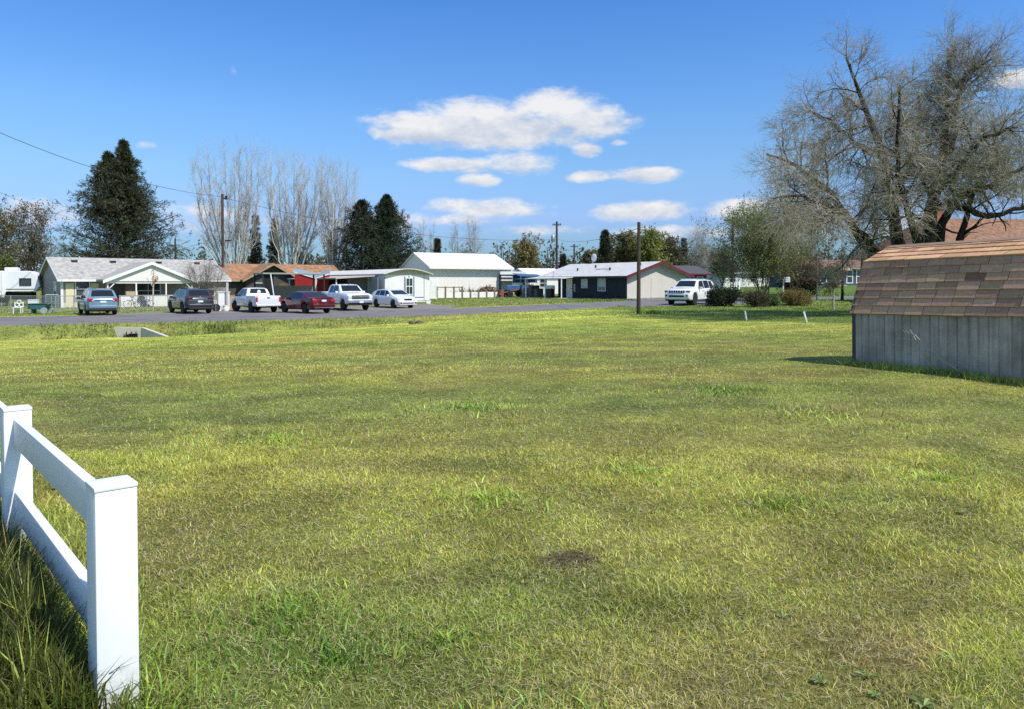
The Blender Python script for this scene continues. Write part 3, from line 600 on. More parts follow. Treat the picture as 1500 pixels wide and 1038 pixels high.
# ------------------------------------------------------------------ vehicles
def paint(name, col, flake=.2, rough=.32):
    m, n, l, b = nt_new(name); b.inputs['Base Color'].default_value = rgba(col); b.inputs['Metallic'].default_value = flake; b.inputs['Roughness'].default_value = rough
    b.inputs['Coat Weight'].default_value = .7; b.inputs['Coat Roughness'].default_value = .06
    tc = n.new('ShaderNodeTexCoord'); nz = n.new('ShaderNodeTexNoise'); nz.inputs['Scale'].default_value = 2.5; nz.inputs['Detail'].default_value = 6; l.new(tc.outputs['Object'], nz.inputs['Vector'])
    mr = n.new('ShaderNodeMapRange'); mr.inputs[3].default_value = rough-.08; mr.inputs[4].default_value = rough+.12; l.new(nz.outputs['Fac'], mr.inputs[0]); l.new(mr.outputs[0], b.inputs['Roughness'])
    return m
class Shell:
    def __init__(s, L, W, top, belt, base, wheels, R, bed=None, tumble=.32, round_=.28, endk=.13, wid=None):
        s.L, s.W, s.bed, s.tumble = L, W, bed, tumble
        s.top, s.belt, s.base, s.wheels, s.R = top, belt, base, wheels, R
        s.round_, s.endk = round_, endk
        xs = set(np.round(np.linspace(0, L, 56), 4)) | {.02,.05,.1,.16,L-.02,L-.05,L-.1,L-.16} | {p[0] for p in top}
        for xw in wheels:
            for k in range(13): xs.add(round(xw-(R+.07)*math.cos(PI*k/12), 4))
        if bed: xs |= {bed[0], bed[1], bed[1]-.001, bed[0]+.001}
        s.xs = sorted(xs)
    def w(s, x):
        d = min(x, s.L-x); r = s.round_
        return s.W/2*(1-(s.endk*(1-d/r)**2 if d < r else 0))
    def zt(s, x): return float(np.interp(x, [p[0] for p in s.top], [p[1] for p in s.top]))
    def zl(s, x): return min(float(np.interp(x, [p[0] for p in s.belt], [p[1] for p in s.belt])), s.zt(x)-.05)
    def zb(s, x):
        z = float(np.interp(x, [p[0] for p in s.base], [p[1] for p in s.base]))
        for xw in s.wheels:
            d = abs(x-xw); r = s.R+.07
            if d < r: z = max(z, s.R+math.sqrt(max(0, r*r-d*d)))
        return z
    def sec(s, x):
        w, zt, zl, zb = s.w(x), s.zt(x), s.zl(x), s.zb(x); zb = min(zb, zl-.12)
        wr = w-.06-s.tumble*max(0, zt-zl-.05)
        if s.bed and s.bed[0] < x < s.bed[1]:
            return [(0,zb),(w-.1,zb),(w-.02,zb+.05),(w,zb+.5*(zt-zb)),(w-.01,zt-.05),(w-.02,zt),(w-.09,zt),(w-.10,s.bed[2]),(0,s.bed[2])]
        return [(0,zb),(w-.1,zb),(w-.025,zb+.06),(w,zb+.5*(zl-zb)),(w-.012,zl-.06),(w-.045,zl),(wr,zt-.05),(wr-.11,zt-.006),(0,zt+.012)]
    def body(s):
        mb = MB(); S = [s.sec(x) for x in s.xs]; rows = []
        for x, p in zip(s.xs, S):
            ring = [(x, y, z) for y, z in p] + [(x, -y, z) for y, z in reversed(p[1:-1])]
            rows.append(ring)
        n = len(rows[0]); vs = [v for r in rows for v in r]
        fs = [(k*n+i, (k+1)*n+i, (k+1)*n+(i+1) % n, k*n+(i+1) % n) for k in range(len(rows)-1) for i in range(n)]
        fs += [tuple(range(n)), tuple(range((len(rows)-1)*n, len(rows)*n))]
        return mb.add(vs, fs)
    def side(s, xb0, xb1, xt0, xt1, sg, s0=.06, s1=.93, n=6):
        """glass patch on the flank between belt and roof"""
        vs = []
        for j in range(n+1):
            for sv, a, b in ((s0, xb0, xb1), (s1, xt0, xt1)):
                x = a+(b-a)*j/n; p = s.sec(x); y = p[5][0]*(1-sv)+p[6][0]*sv; z = p[5][1]*(1-sv)+p[6][1]*sv
                vs.append((x, sg*(y+.007), z+.002))
        return MB().add(vs, [(2*j, 2*j+2, 2*j+3, 2*j+1) for j in range(n)])
    def across(s, xa, xb, fr=.88, n=6, off=.008, fa=None):
        """glass patch across the car along its top line (windscreen, rear window)"""
        vs = []; sl = (s.zt(xb)-s.zt(xa))/(xb-xa); nn = Vector((-sl, 0, 1)).normalized()*off
        for j in range(n+1):
            x = xa+(xb-xa)*j/n; p = s.sec(x); k = (fa or fr)+(fr-(fa or fr))*j/n
            for y in (-p[7][0]*k-.05, 0, p[7][0]*k+.05): vs.append((x+nn.x, y, s.zt(x)+(.012 if y == 0 else .0)+nn.z))
        return MB().add(vs, [(3*j+i, 3*j+i+1, 3*j+3+i+1, 3*j+3+i) for j in range(n) for i in (0, 1)])
WHEEL = {}
def wheel_meshes(R, wd, steel=False):
    k = (R, wd, steel)
    if k not in WHEEL:
        t = MB().lathe([(R*.62,-wd/2),(R*.93,-wd/2),(R,-wd*.32),(R,wd*.32),(R*.93,wd/2),(R*.62,wd/2)], (0,0,0), 'y', 28).mesh('tyre', 50)
        r = MB().lathe([(R*.60,-wd*.42),(R*.64,-wd*.46),(R*.64,wd*.46),(R*.60,wd*.42)], (0,0,0), 'y', 24)
        for j in range(5):
            a = 2*PI*j/5+.3
            for sg in (-1, 1): r.bar((0, sg*wd*.36, 0), (math.cos(a)*R*.61, sg*wd*.40, math.sin(a)*R*.61), R*.2, .03, (0, 1, 0))
        for sg in (-1, 1): r.lathe([(R*.15, sg*wd*.30), (R*.15, sg*wd*.44)], (0,0,0), 'y', 12)
        h = MB().lathe([(R*.6,-wd*.1),(R*.6,wd*.1)], (0,0,0), 'y', 20).mesh('hub', None)
        WHEEL[k] = (t, r.mesh('rim', 40), h)
    return WHEEL[k]
m_under = M('underbody_dark', (.012,.012,.013), .9)
def car(name, label, cat, u, Y, heading, sh, paint_m, x_ref, R, track, spec, dz=.04):
    """heading: bearing the nose points to (degrees clockwise from straight ahead); x_ref: distance from the tail placed at column u"""
    h = math.radians(heading); d = Vector((math.sin(h), math.cos(h), 0)); p = at(u, Y, dz); p = p - d*x_ref
    c = p + d*(sh.L/2); z0, z1 = gz(*(p+d*sh.wheels[0]).xy), gz(*(p+d*sh.wheels[1]).xy)
    p.z = z0-(z1-z0)*sh.wheels[0]/(sh.wheels[1]-sh.wheels[0])+dz
    root = thing(name, label, cat, p, math.atan2(d.y, d.x))
    root.rotation_euler = (0, -math.atan2(z1-z0, sh.wheels[1]-sh.wheels[0]), math.atan2(d.y, d.x))
    body = part('body', sh.body(), paint_m, root, 38)
    part('chassis', MB().box(.25, sh.L-.25, -sh.W/2+.28, sh.W/2-.28, spec.get('ground', .24), min(spec.get('ground', .24)+.45, sh.zl(sh.L*.5)-.2)), m_under, root)
    for s in spec.get('screen', []): part('windscreen', sh.across(*s), m_carglass, root, 60)
    for s in spec.get('rear', []): part('rear_window', sh.across(*s), m_carglass, root, 60)
    for s in spec.get('side', []):
        for sg in (1, -1): part('side_window', sh.side(*s, sg), m_carglass, root, 60)
    tm, rm, hm = wheel_meshes(R, .22)
    for k, xw in enumerate(sh.wheels):
        for sg in (1, -1):
            w_ = link('wheel', tm, m_tyre, root); w_.location = (xw, sg*(track/2), R-.005)
            if k == 1 and spec.get('steer'): w_.rotation_euler = (0, 0, spec['steer'])
            link('rim', rm, spec.get('rimmat', m_rim), w_); link('hub', hm, m_black, w_)
    for nm, boxes, mat, bev in spec.get('parts', []):
        for b in boxes: part(nm, MB().box(*b), mat, root, 40, bev)
    for sg in (1, -1):
        xm, zm = spec['mirror']; part('wing_mirror', MB().box(xm-.06, xm+.06, sg*(sh.W/2-.03), sg*(sh.W/2+.17), zm-.02, zm+.14), spec.get('mirmat', paint_m), root, 40, .02)
    for xh in spec.get('handles', []):
        for sg in (1, -1):
            pp = sh.sec(xh); part('door_handle', MB().box(xh-.09, xh+.09, sg*(pp[4][0]-.02), sg*(pp[4][0]+.03), pp[4][1]-.09, pp[4][1]-.06), spec.get('handmat', paint_m), root)
    return root, sh
def pair(x0, x1, y0, y1, z0, z1): return [(x0,x1,y0,y1,z0,z1),(x0,x1,-y1,-y0,z0,z1)]
# --- blue crossover seen from behind
sh = Shell(4.88, 1.83, [(0,.98),(.05,1.08),(.16,1.16),(.55,1.60),(.75,1.655),(1.6,1.70),(2.7,1.68),(3.05,1.60),(3.75,1.14),(4.0,1.08),(4.5,1.00),(4.75,.88),(4.88,.72)],
           [(0,1.06),(1,1.06),(3.6,.98),(4.88,.8)], [(0,.42),(.3,.30),(4.5,.25),(4.88,.35)], [.98, 3.87], .36)
car('parked_crossover', 'light blue crossover seen from behind, leftmost vehicle, with red tail lamps', 'car', 151, 47.2, -37, sh, paint('paint_light_blue', (.17,.26,.33), .25, .3), 0, .36, 1.57, dict(
    screen=[(3.12,3.72)], rear=[(.20,.54,.86,4)], side=[(1.02,1.85,1.1,1.75),(1.92,2.72,1.85,2.6),(2.8,3.55,2.72,3.02)], mirror=(3.35,1.0), handles=[1.75,2.75], seams=[1.88,2.76,3.6],
    parts=[('tail_lamp', pair(-.03,.13,.55,.85,.90,1.08), m_red_lamp, .02), ('reverse_lamp', pair(-.04,.05,.57,.63,.90,.99), m_lamp, .01),
           ('chrome_strip', [(-.03,.03,-.45,.45,.97,1.01)], m_black, .008), ('number_plate', [(-.025,.02,-.17,.17,.80,.93)], m_plate, .004), ('rear_bumper', [(-.09,.22,-.80,.80,.44,.66)], paint('paint_light_blue_bumper', (.17,.26,.33), .25, .34), .05),
           ('bumper_valance', [(-.06,.2,-.72,.72,.30,.43)], m_black, .03), ('roof_rail', pair(.9,2.7,.52,.56,1.70,1.74), m_chrome, .01), ('headlight', pair(4.62,4.80,.5,.78,.70,.86), m_lamp, .02), ('spoiler', [(.42,.68,-.56,.56,1.60,1.645)], paint_m if False else m_white, .01)][:-1], mirmat=m_black))
# --- dark suv from behind
sh = Shell(4.5, 1.86, [(0,1.0),(.05,1.08),(.14,1.16),(.50,1.57),(.75,1.64),(1.5,1.68),(2.5,1.66),(2.8,1.60),(3.5,1.14),(3.8,1.08),(4.2,.99),(4.42,.86),(4.5,.72)],
           [(0,1.08),(1,1.07),(3.4,1.0),(4.5,.82)], [(0,.42),(.3,.32),(4.2,.27),(4.5,.36)], [.88, 3.62], .36)
pd_ = paint('paint_dark_grey', (.045,.040,.050), .35, .28)
car('parked_suv', 'dark grey suv seen from behind with a round badge, second vehicle from the left', 'car', 293.5, 49.2, -40, sh, pd_, 0, .36, 1.6, dict(
    screen=[(2.87,3.46)], rear=[(.18,.49,.84,4)], side=[(.95,1.55,1.0,1.5),(1.62,2.4,1.58,2.36),(2.48,3.28,2.45,2.78)], mirror=(3.1,1.02), handles=[1.55,2.45], seams=[1.58,2.44,3.36],
    parts=[('tail_lamp', pair(-.025,.12,.48,.86,.96,1.08), M('smoked_lamp', (.09,.012,.014), .2), .02), ('number_plate', [(-.03,.02,-.17,.17,.76,.88)], m_plate, .004), ('rear_bumper', [(-.09,.22,-.80,.80,.46,.68)], pd_, .05),
           ('bumper_trim', [(-.1,.0,-.70,.70,.60,.63)], m_chrome, .005), ('bumper_valance', [(-.06,.2,-.74,.74,.30,.45)], m_black, .03), ('tailgate_crease', [(-.02,.02,-.72,.72,.90,.925)], m_chrome, .004), ('headlight', pair(4.25,4.44,.5,.8,.72,.86), m_lamp, .02), ('roof_rail', pair(.8,2.5,.53,.57,1.67,1.71), m_black, .01)]))
o = bpy.data.objects['parked_suv']
part('badge', MB().lathe([(.075,0),(.075,.02)], (.015,0,1.07), 'x', 18).bar((-.01,-.05,1.11),(-.01,-.015,1.02),.012,.012,(1,0,0)).bar((-.01,.015,1.02),(-.01,.05,1.11),.012,.012,(1,0,0)).bar((-.01,-.015,1.02),(-.01,0,1.06),.01,.01,(1,0,0)).bar((-.01,.015,1.02),(-.01,0,1.06),.01,.01,(1,0,0)), m_chrome, o)
# --- white pickup from behind
sh = Shell(5.2, 1.80, [(0,1.16),(1.80,1.16),(1.81,1.20),(1.86,1.20),(2.02,1.62),(2.2,1.69),(3.1,1.69),(3.3,1.63),(3.95,1.18),(4.3,1.14),(4.9,1.04),(5.1,.9),(5.2,.74)],
           [(0,1.1),(1.9,1.12),(3.9,1.08),(5.2,.9)], [(0,.52),(.3,.42),(4.9,.36),(5.2,.45)], [1.05, 4.2], .38, bed=(.07,1.80,.62), round_=.16, endk=.05)
pw = paint('paint_silver_white', (.72,.73,.75), .05, .3)
car('parked_pickup', 'white pickup seen from behind with its tailgate up, behind the red sedan', 'pickup', 393, 50.6, -39, sh, pw, 0, .38, 1.56, dict(ground=.34,
    screen=[(3.36,3.90)], rear=[(1.90,2.03,.8,4)], side=[(2.1,2.6,2.2,2.58),(2.68,3.72,2.66,3.28)], mirror=(3.5,1.1), handles=[2.15,2.85], seams=[1.85,2.64,3.8], mirmat=m_black, steer=.3,
    parts=[('tail_lamp', pair(-.02,.1,.74,.86,.74,1.06), m_red_lamp, .015), ('tailgate', [(-.03,.05,-.73,.73,.62,1.15)], pw, .015), ('rear_bumper', [(-.16,.05,-.85,.85,.44,.60)], pw, .03), ('number_plate', [(-.18,-.15,-.16,.16,.47,.59)], m_plate, .004),
           ('tailgate_handle', [(-.045,-.02,-.10,.10,.98,1.05)], m_black, .006), ('headlight', pair(4.98,5.14,.5,.78,.78,.94), m_lamp, .02)]))
o = [x for x in bpy.data.objects if x.name.startswith('parked_pickup')][-1]
part('window_sticker', MB().lathe([(.13,0),(.13,.01)], (1.90,-.05,1.42), 'x', 18), m_plate, o)
# --- dark red sedan, rear quarter
sh = Shell(4.80, 1.82, [(0,.92),(.06,1.02),(.16,1.06),(.62,1.09),(1.35,1.40),(1.7,1.455),(2.4,1.47),(2.75,1.42),(3.6,1.02),(4.0,.96),(4.5,.84),(4.72,.72),(4.80,.6)],
           [(0,.98),(.6,1.0),(1.5,.98),(3.5,.92),(4.8,.7)], [(0,.40),(.3,.26),(4.5,.22),(4.8,.32)], [1.0, 3.78], .335)
pr_ = paint('paint_dark_red', (.11,.005,.009), .3, .25)
car('parked_sedan', 'dark red sedan parked at an angle, its bright red tail facing the road', 'car', 474.5, 48.8, -45, sh, pr_, 0, .335, 1.57, dict(
    screen=[(2.83,3.54)], rear=[(.68,1.32,.86)], side=[(1.42,1.95,1.48,1.9),(2.02,2.75,1.98,2.62),(2.4,3.35,2.4,2.72)][:1]+[(1.95,2.3,1.9,2.25),(2.38,3.36,2.34,2.74)], mirror=(3.12,.93), handles=[1.6,2.5], seams=[1.5,2.34,3.42],
    parts=[('tail_lamp', pair(-.02,.20,.50,.84,.76,.92), m_red_lamp, .02), ('number_plate', [(-.03,.02,-.17,.17,.78,.90)], m_plate, .004), ('rear_bumper', [(-.09,.22,-.80,.80,.40,.64)], pr_, .05), ('bumper_trim', [(-.1,.0,-.72,.72,.37,.40)], m_chrome, .005),
           ('boot_lip', [(-.0,.10,-.62,.62,1.03,1.06)], pr_, .01), ('headlight', pair(4.45,4.68,.5,.78,.62,.74), m_lamp, .02), ('side_trim', pair(1.2,3.5,.74,.76,.985,.995), m_chrome, .002)][:-1]))
# --- big white pickup nose on
sh = Shell(5.7, 2.02, [(0,1.32),(1.95,1.32),(1.96,1.36),(2.0,1.36),(2.10,1.82),(2.25,1.90),(3.5,1.90),(3.72,1.84),(4.3,1.36),(4.6,1.33),(5.4,1.24),(5.58,1.16),(5.66,1.0),(5.7,.8)],
           [(0,1.25),(2,1.28),(4.3,1.25),(5.7,1.05)], [(0,.62),(.3,.5),(5.4,.46),(5.7,.52)], [1.1, 4.72], .40, bed=(.07,1.95,.75), round_=.2, endk=.08)
pw2 = paint('paint_white', (.76,.77,.78), .0, .3)
car('parked_pickup', 'large white crew pickup with its nose and dark grille towards the road', 'pickup', 528, 53.6, 143, sh, pw2, 5.7, .40, 1.72, dict(ground=.42,
    screen=[(3.74,4.26)], rear=[(2.02,2.12,.8)], side=[(2.3,2.95,2.36,2.9),(3.03,4.05,3.0,3.68)], mirror=(3.95,1.27), handles=[2.4,3.2], seams=[2.2,3.0,4.2],
    parts=[('grille', [(5.62,5.74,-.66,.66,.86,1.12)], m_black, .02), ('grille_bar', [(5.70,5.76,-.68,.68,.965,1.02)], m_chrome, .01), ('headlight', pair(5.52,5.72,.68,.96,.88,1.10), m_lamp, .03), ('front_bumper', [(5.6,5.86,-.98,.98,.56,.78)], m_chrome, .05), ('number_plate', [(5.85,5.88,-.16,.16,.56,.70)], m_plate, .004),
           ('bumper_valance', [(5.55,5.78,-.9,.9,.40,.55)], m_black, .03), ('tail_lamp', pair(-.02,.1,.84,.98,.86,1.2), m_red_lamp, .015), ('cab_lamp', [(3.62,3.70,y-.05,y+.05,1.88,1.905) for y in (-.5,0,.5)], M('amber_lens', (.5,.2,.02), .2), .01)], handmat=m_black))
o = [x for x in bpy.data.objects if x.name.startswith('parked_pickup')][-1]
part('badge', MB().add([(5.77,-.17,.975),(5.77,-.07,.965),(5.77,.07,.965),(5.77,.17,.975),(5.77,.15,1.02),(5.77,.07,1.02),(5.77,.06,1.045),(5.77,-.06,1.045),(5.77,-.07,1.02),(5.77,-.15,1.02)], [tuple(range(10))]), M('badge_gold', (.55,.42,.15), .3, .05, 8, metal=.5), o)
# --- white hatchback, front quarter
sh = Shell(4.42, 1.78, [(0,.96),(.05,1.04),(.14,1.12),(.52,1.36),(.8,1.42),(1.5,1.465),(2.3,1.455),(2.6,1.40),(3.4,1.03),(3.7,.97),(4.1,.88),(4.32,.76),(4.42,.58)],
           [(0,1.0),(1.0,.98),(3.3,.91),(4.42,.7)], [(0,.40),(.3,.26),(4.1,.22),(4.42,.28)], [.86, 3.52], .32)
car('parked_hatchback', 'small white hatchback with its nose towards the road in front of the white mobile home', 'car', 598, 57.5, 140, sh, paint('paint_pearl_white', (.76,.78,.79), .0, .28), 4.42, .32, 1.52, dict(
    screen=[(2.66,3.34)], rear=[(.17,.5,.84)], side=[(.75,1.4,.95,1.38),(1.47,2.2,1.45,2.15),(2.28,3.15,2.24,2.57)], mirror=(2.95,.92), handles=[1.55,2.35], seams=[1.42,2.24,3.22],
    parts=[('grille', [(4.30,4.44,-.34,.34,.62,.76)], m_black, .02), ('lower_grille', [(4.34,4.47,-.52,.52,.36,.46)], m_black, .02), ('headlight', pair(4.10,4.36,.48,.80,.64,.78), m_lamp, .03), ('front_bumper', [(4.18,4.46,-.78,.78,.26,.58)], paint('paint_pearl_bumper', (.76,.78,.79), 0, .3), .06), ('fog_recess', pair(4.36,4.475,.56,.74,.36,.48), m_black, .02), ('tail_lamp', pair(-.02,.12,.6,.84,.82,1.0), m_red_lamp, .02)]))
# --- white suv on the right, front quarter
sh = Shell(4.82, 1.94, [(0,1.05),(.05,1.14),(.14,1.22),(.42,1.60),(.65,1.70),(1.5,1.76),(2.6,1.75),(2.9,1.68),(3.5,1.22),(3.8,1.18),(4.4,1.10),(4.66,1.02),(4.76,.9),(4.82,.7)],
           [(0,1.14),(1.0,1.12),(3.4,1.06),(4.82,.9)], [(0,.46),(.3,.36),(4.5,.32),(4.82,.4)], [.95, 3.87], .38)
pj = paint('paint_bright_white', (.78,.78,.79), .0, .3)
car('parked_suv', 'white suv with black slotted grille and roof rails, parked right beside the dark shrubs', 'car', 991, 50.2, 217, sh, pj, 4.82, .38, 1.63, dict(ground=.3,
    screen=[(2.95,3.46)], rear=[(.17,.41,.82)], side=[(.62,1.25,.72,1.2),(1.33,2.2,1.3,2.15),(2.28,3.3,2.25,2.86)], mirror=(3.15,1.1), handles=[1.45,2.4], seams=[1.28,2.24,3.38],
    parts=[('grille', [(4.70,4.83,-.56+.17*k,-.56+.17*k+.10,.86,1.0) for k in range(7)], m_black, .01), ('headlight', pair(4.55,4.76,.64,.92,.87,1.0), M('headlight_dark', (.16,.17,.18), .15), .03), ('lower_grille', [(4.72,4.86,-.55,.55,.55,.68)], m_black, .02), ('front_bumper', [(4.6,4.845,-.86,.86,.48,.80)], pj, .05), ('bumper_valance', [(4.55,4.80,-.84,.84,.30,.47)], m_black, .03),
           ('fog_lamp', pair(4.72,4.86,.66,.82,.60,.70), m_black, .02), ('roof_rail', pair(.7,2.8,.60,.64,1.755,1.80), m_chrome, .01), ('roof_rack_bar', [(1.2,1.26,-.62,.62,1.78,1.81),(2.3,2.36,-.62,.62,1.78,1.81)], m_chrome, .008), ('tail_lamp', pair(-.02,.12,.6,.86,.95,1.1), m_red_lamp, .02)]))
# ------------------------------------------------------------------ buildings
m_lap_cream = M('lap_siding_cream', (.62,.58,.47), .7, .06, 1, ribs=('Z', .16, .35))
m_lap_green = M('lap_siding_grey_green', (.29,.275,.27), .7, .06, 1, ribs=('Z', .16, .35))
m_lap_white = M('lap_siding_white', (.82,.775,.74), .7, .06, 1, ribs=('Z', .16, .35))
m_grey_shingle = M('grey_shingle_roof', (.37,.35,.32), .95, .38, 3.2, bump=.5, bscale=9)
m_frame = M('window_frame_white', (.76,.77,.77), .5, .04, 3)
m_curtain = M('pale_curtain', (.55,.55,.52), .9, .12, 6)
def hroot(name, label, cat, x, y, ang, dz=0.0):
    return thing(name, label, cat, (x, y, gz(x, y)+dz), math.radians(ang))
def along(root, x, y):
    a = root.rotation_euler[2]; return root.location.x+x*math.cos(a)-y*math.sin(a), root.location.y+x*math.sin(a)+y*math.cos(a)
def wall_box(mb, L, D, h, z0=-.6): return mb.box(0, L, 0, D, z0, h)
def gable_walls(root, L, D, he, rise, mat, z0=-.8):
    """one closed body, ridge along x"""
    return part('wall', MB().prism([(0,z0),(D,z0),(D,he),(D/2,he+rise),(0,he)], 0, L, 'x'), mat, root)
def gable_roof(root, L, D, he, rise, ov, mat, fascia, ovx=None, t=.09, flip=False):
    ovx = ov if ovx is None else ovx; k = rise/(D/2)
    a = [(-ov, he-ov*k+.012), (D/2, he+rise+.012), (D+ov, he-ov*k+.012), (D+ov, he-ov*k+t), (D/2, he+rise+t+.02), (-ov, he-ov*k+t)]
    r = part('roof', MB().prism(a, -ovx, L+ovx, 'x'), mat, root)
    part('fascia', MB().box(-ovx, L+ovx, -ov-.03, -ov-.002, he-ov*k-.10, he-ov*k+.06), fascia, root)
    for x0, x1 in ((-ovx-.03, -ovx-.002), (L+ovx+.002, L+ovx+.03)):
        part('rake_board', MB().prism([(-ov,he-ov*k-.10),(D/2,he+rise-.09),(D+ov,he-ov*k-.10),(D+ov,he-ov*k+.07),(D/2,he+rise+.10),(-ov,he-ov*k+.07)], x0, x1, 'x'), fascia, root)
    return r
def window(root, face, a, z, w, h, wallc=0.0, L=0, frame=None, mull=1, sash=True, blind=0, shutters=None, glass=None, t=.07):
    """face: front (y=0), right (x=L), left (x=0); a: centre along the wall; z: sill height"""
    fm = frame or m_frame; f = MB(); g = MB(); s = MB(); mp = []
    def B(mb, a0, a1, z0, z1, d0, d1):
        if face == 'front': mb.box(a0, a1, wallc-d1, wallc-d0, z0, z1)
        elif face == 'right': mb.box(L+d0, L+d1, a0, a1, z0, z1)
        else: mb.box(wallc-d1, wallc-d0, a0, a1, z0, z1)
    a0, a1 = a-w/2, a+w/2
    B(f, a0-t, a0, z-t, z+h+t, -.02, .05); B(f, a1, a1+t, z-t, z+h+t, -.02, .05); B(f, a0, a1, z+h, z+h+t, -.02, .05); B(f, a0, a1, z-t, z, -.02, .06)
    if sash: B(f, a0, a1, z+h*.47, z+h*.53, -.02, .042)
    for k in range(1, mull): B(f, a0+w*k/mull-.02, a0+w*k/mull+.02, z, z+h, -.02, .035)
    fr = part('window', f, fm, root)
    B(g, a0, a1, z, z+h, .004, .012); part('pane', g, glass or m_glass, fr)
    if blind: B(s, a0+.03, a1-.03, z+h*(1-blind), z+h-.02, .014, .02); part('blind', s, m_curtain, fr)
    return fr
def door(root, face, a, w, h, mat, wallc=0.0, L=0, z=0.0):
    d = MB(); k = MB()
    if face == 'front': d.box(a-w/2, a+w/2, wallc-.04, wallc+.02, z, z+h); k.box(a+w/2-.14, a+w/2-.08, wallc-.09, wallc-.041, z+h*.47, z+h*.52)
    else: d.box(L-.02, L+.04, a-w/2, a+w/2, z, z+h); k.box(L+.041, L+.09, a+w/2-.14, a+w/2-.08, z+h*.47, z+h*.52)
    o = part('door', d, mat, root); part('handle', k, m_black, o); return o
def vent(root, L, D, he, rise, xs, frac=.78):
    for x in xs:
        y = D/2*frac; z = he+rise*frac
        part('roof_vent', MB().box(x-.22, x+.22, y-.2, y+.2, z+.06, z+.24), m_black, root)

# --- house with the porch, far left
H1 = hroot('manufactured_house', 'long pale house with grey shingle roof, gabled white porch and blue shaded end wall', 'house', -36.6, 60, 42, -.05)
L, D, he, ri = 13.4, 8.0, 2.45, 1.72
gable_walls(H1, L, D, he, ri, m_lap_green); gable_roof(H1, L, D, he, ri, .38, m_grey_shingle, m_trim, .3)
part('skirting', MB().box(-.02, L+.02, -.025, -.003, -.8, .45), m_lap_cream, H1)
vent(H1, L, D, he, ri, [1.6, 4.6, 8.4, 11.8])
window(H1, 'front', 1.55, .95, .95, 1.25, blind=.0)
for a in (.62, 2.42):
    part('shutter', MB().box(a-.30, a+.30, -.05, -.003, .0, 2.06), M('shutter_cream', (.70,.62,.40), .7, .06), H1)
window(H1, 'front', 11.6, .95, 1.3, 1.1, mull=2)
part('corner_board', MB().box(-.03, .16, -.04, .02, -.5, he-.05), m_trim, H1)
part('bay_fascia', MB().box(.0, 2.9, -.52, -.43, 2.18, 2.36), m_trim, H1)
window(H1, 'left', 2.2, 1.0, .9, 1.1); door(H1, 'front', 4.3, .95, 2.0, M('door_dark', (.10,.09,.09), .5), 0, 0, .15); window(H1, 'front', 6.6, .8, 1.9, 1.2, mull=2)
# porch: gable faces the street
px0, px1, py = 2.75, 9.5, -2.6; pm = (px0+px1)/2; pr_z = he+1.32
part('porch_roof', MB().prism([(px0-.3, he-.22), (pm, pr_z+.0), (px1+.3, he-.22), (px1+.3, he-.10), (pm, pr_z+.12), (px0-.3, he-.10)], py-.20, 3.4), m_grey_shingle, H1)
part('porch_bargeboard', MB().prism([(px0-.34, he-.42), (pm, pr_z-.18), (px1+.34, he-.42), (px1+.34, he-.16), (pm, pr_z+.09), (px0-.34, he-.16)], py-.25, py-.205), m_trim, H1)
part('porch_gable', MB().prism([(px0-.1, he-.24), (pm, pr_z-.08), (px1+.1, he-.24)], py, py+.08), m_lap_white, H1)
part('porch_beam', MB().box(px0, px1, py+.085, py+.2, he-.42, he-.245), m_trim, H1)
for x in (px0+.06, px0+2.2, px1-2.2, px1-.06): part('porch_post', MB().box(x-.05, x+.05, py+.02, py+.12, .2, he-.43), m_trim, H1)
for x, s in ((px0+.1, 1), (px1-.1, -1)): part('porch_brace', MB().bar((x, py+.07, he-.9), (x+s*.45, py+.07, he-.45), .05, .07), m_trim, H1)
part('porch_deck', MB().box(px0, px1, py+.02, -.03, -.5, .22), m_plank, H1)
rl = MB().box(px0+.9, px1, py-.03, py+.015, -.25, .98); part('porch_panel', rl, m_lap_white, H1)
part('porch_cap', MB().box(px0+.88, px1+.03, py-.06, py+.05, .985, 1.03), m_trim, H1)
def yard(name, lab, cat, root, x, y, dz=0.0, rz=0.0, group=None):
    X, Y = along(root, x, y); return thing(name, lab, cat, (X, Y, gz(X, Y)+dz), rz+root.rotation_euler[2], group)
for k, (x, z) in enumerate(((px0+2.55, .80), (px0+2.75, .42), (px0+2.95, .08), (px0+5.0, .72))):
    X, Y = along(H1, x, py-.16); r = thing('planter', ['dark planter hung on the porch panel, topmost of three', 'dark planter hung on the porch panel, middle of three', 'small dark planter low on the porch panel, lowest of three', 'green wicker planter hung on the right half of the porch panel'][k], 'planter', (X, Y, H1.location.z+z), H1.rotation_euler[2])
    part('pot', MB().prism([(-.2,-.12),(.2,-.12),(.26,.12),(-.26,.12)], -.11, .11), m_black if k < 3 else M('wicker_green', (.12,.13,.08), .9), r)
    part('plant', MB().lathe([(.18,.12),(.2,.18),(.1,.25)], (0,0,0), 'z', 8), M('planter_soil', (.05,.05,.03), .9), r)
X, Y = along(H1, px0+1.9, py+.35)
single('cardboard_box', MB().box(-.45,.45,-.2,.2,0,.34), M('cardboard', (.42,.33,.20), .9, .2), (X, Y, H1.location.z+1.031), 'open cardboard box resting on the porch rail behind the blue car', 'box', H1.rotation_euler[2])
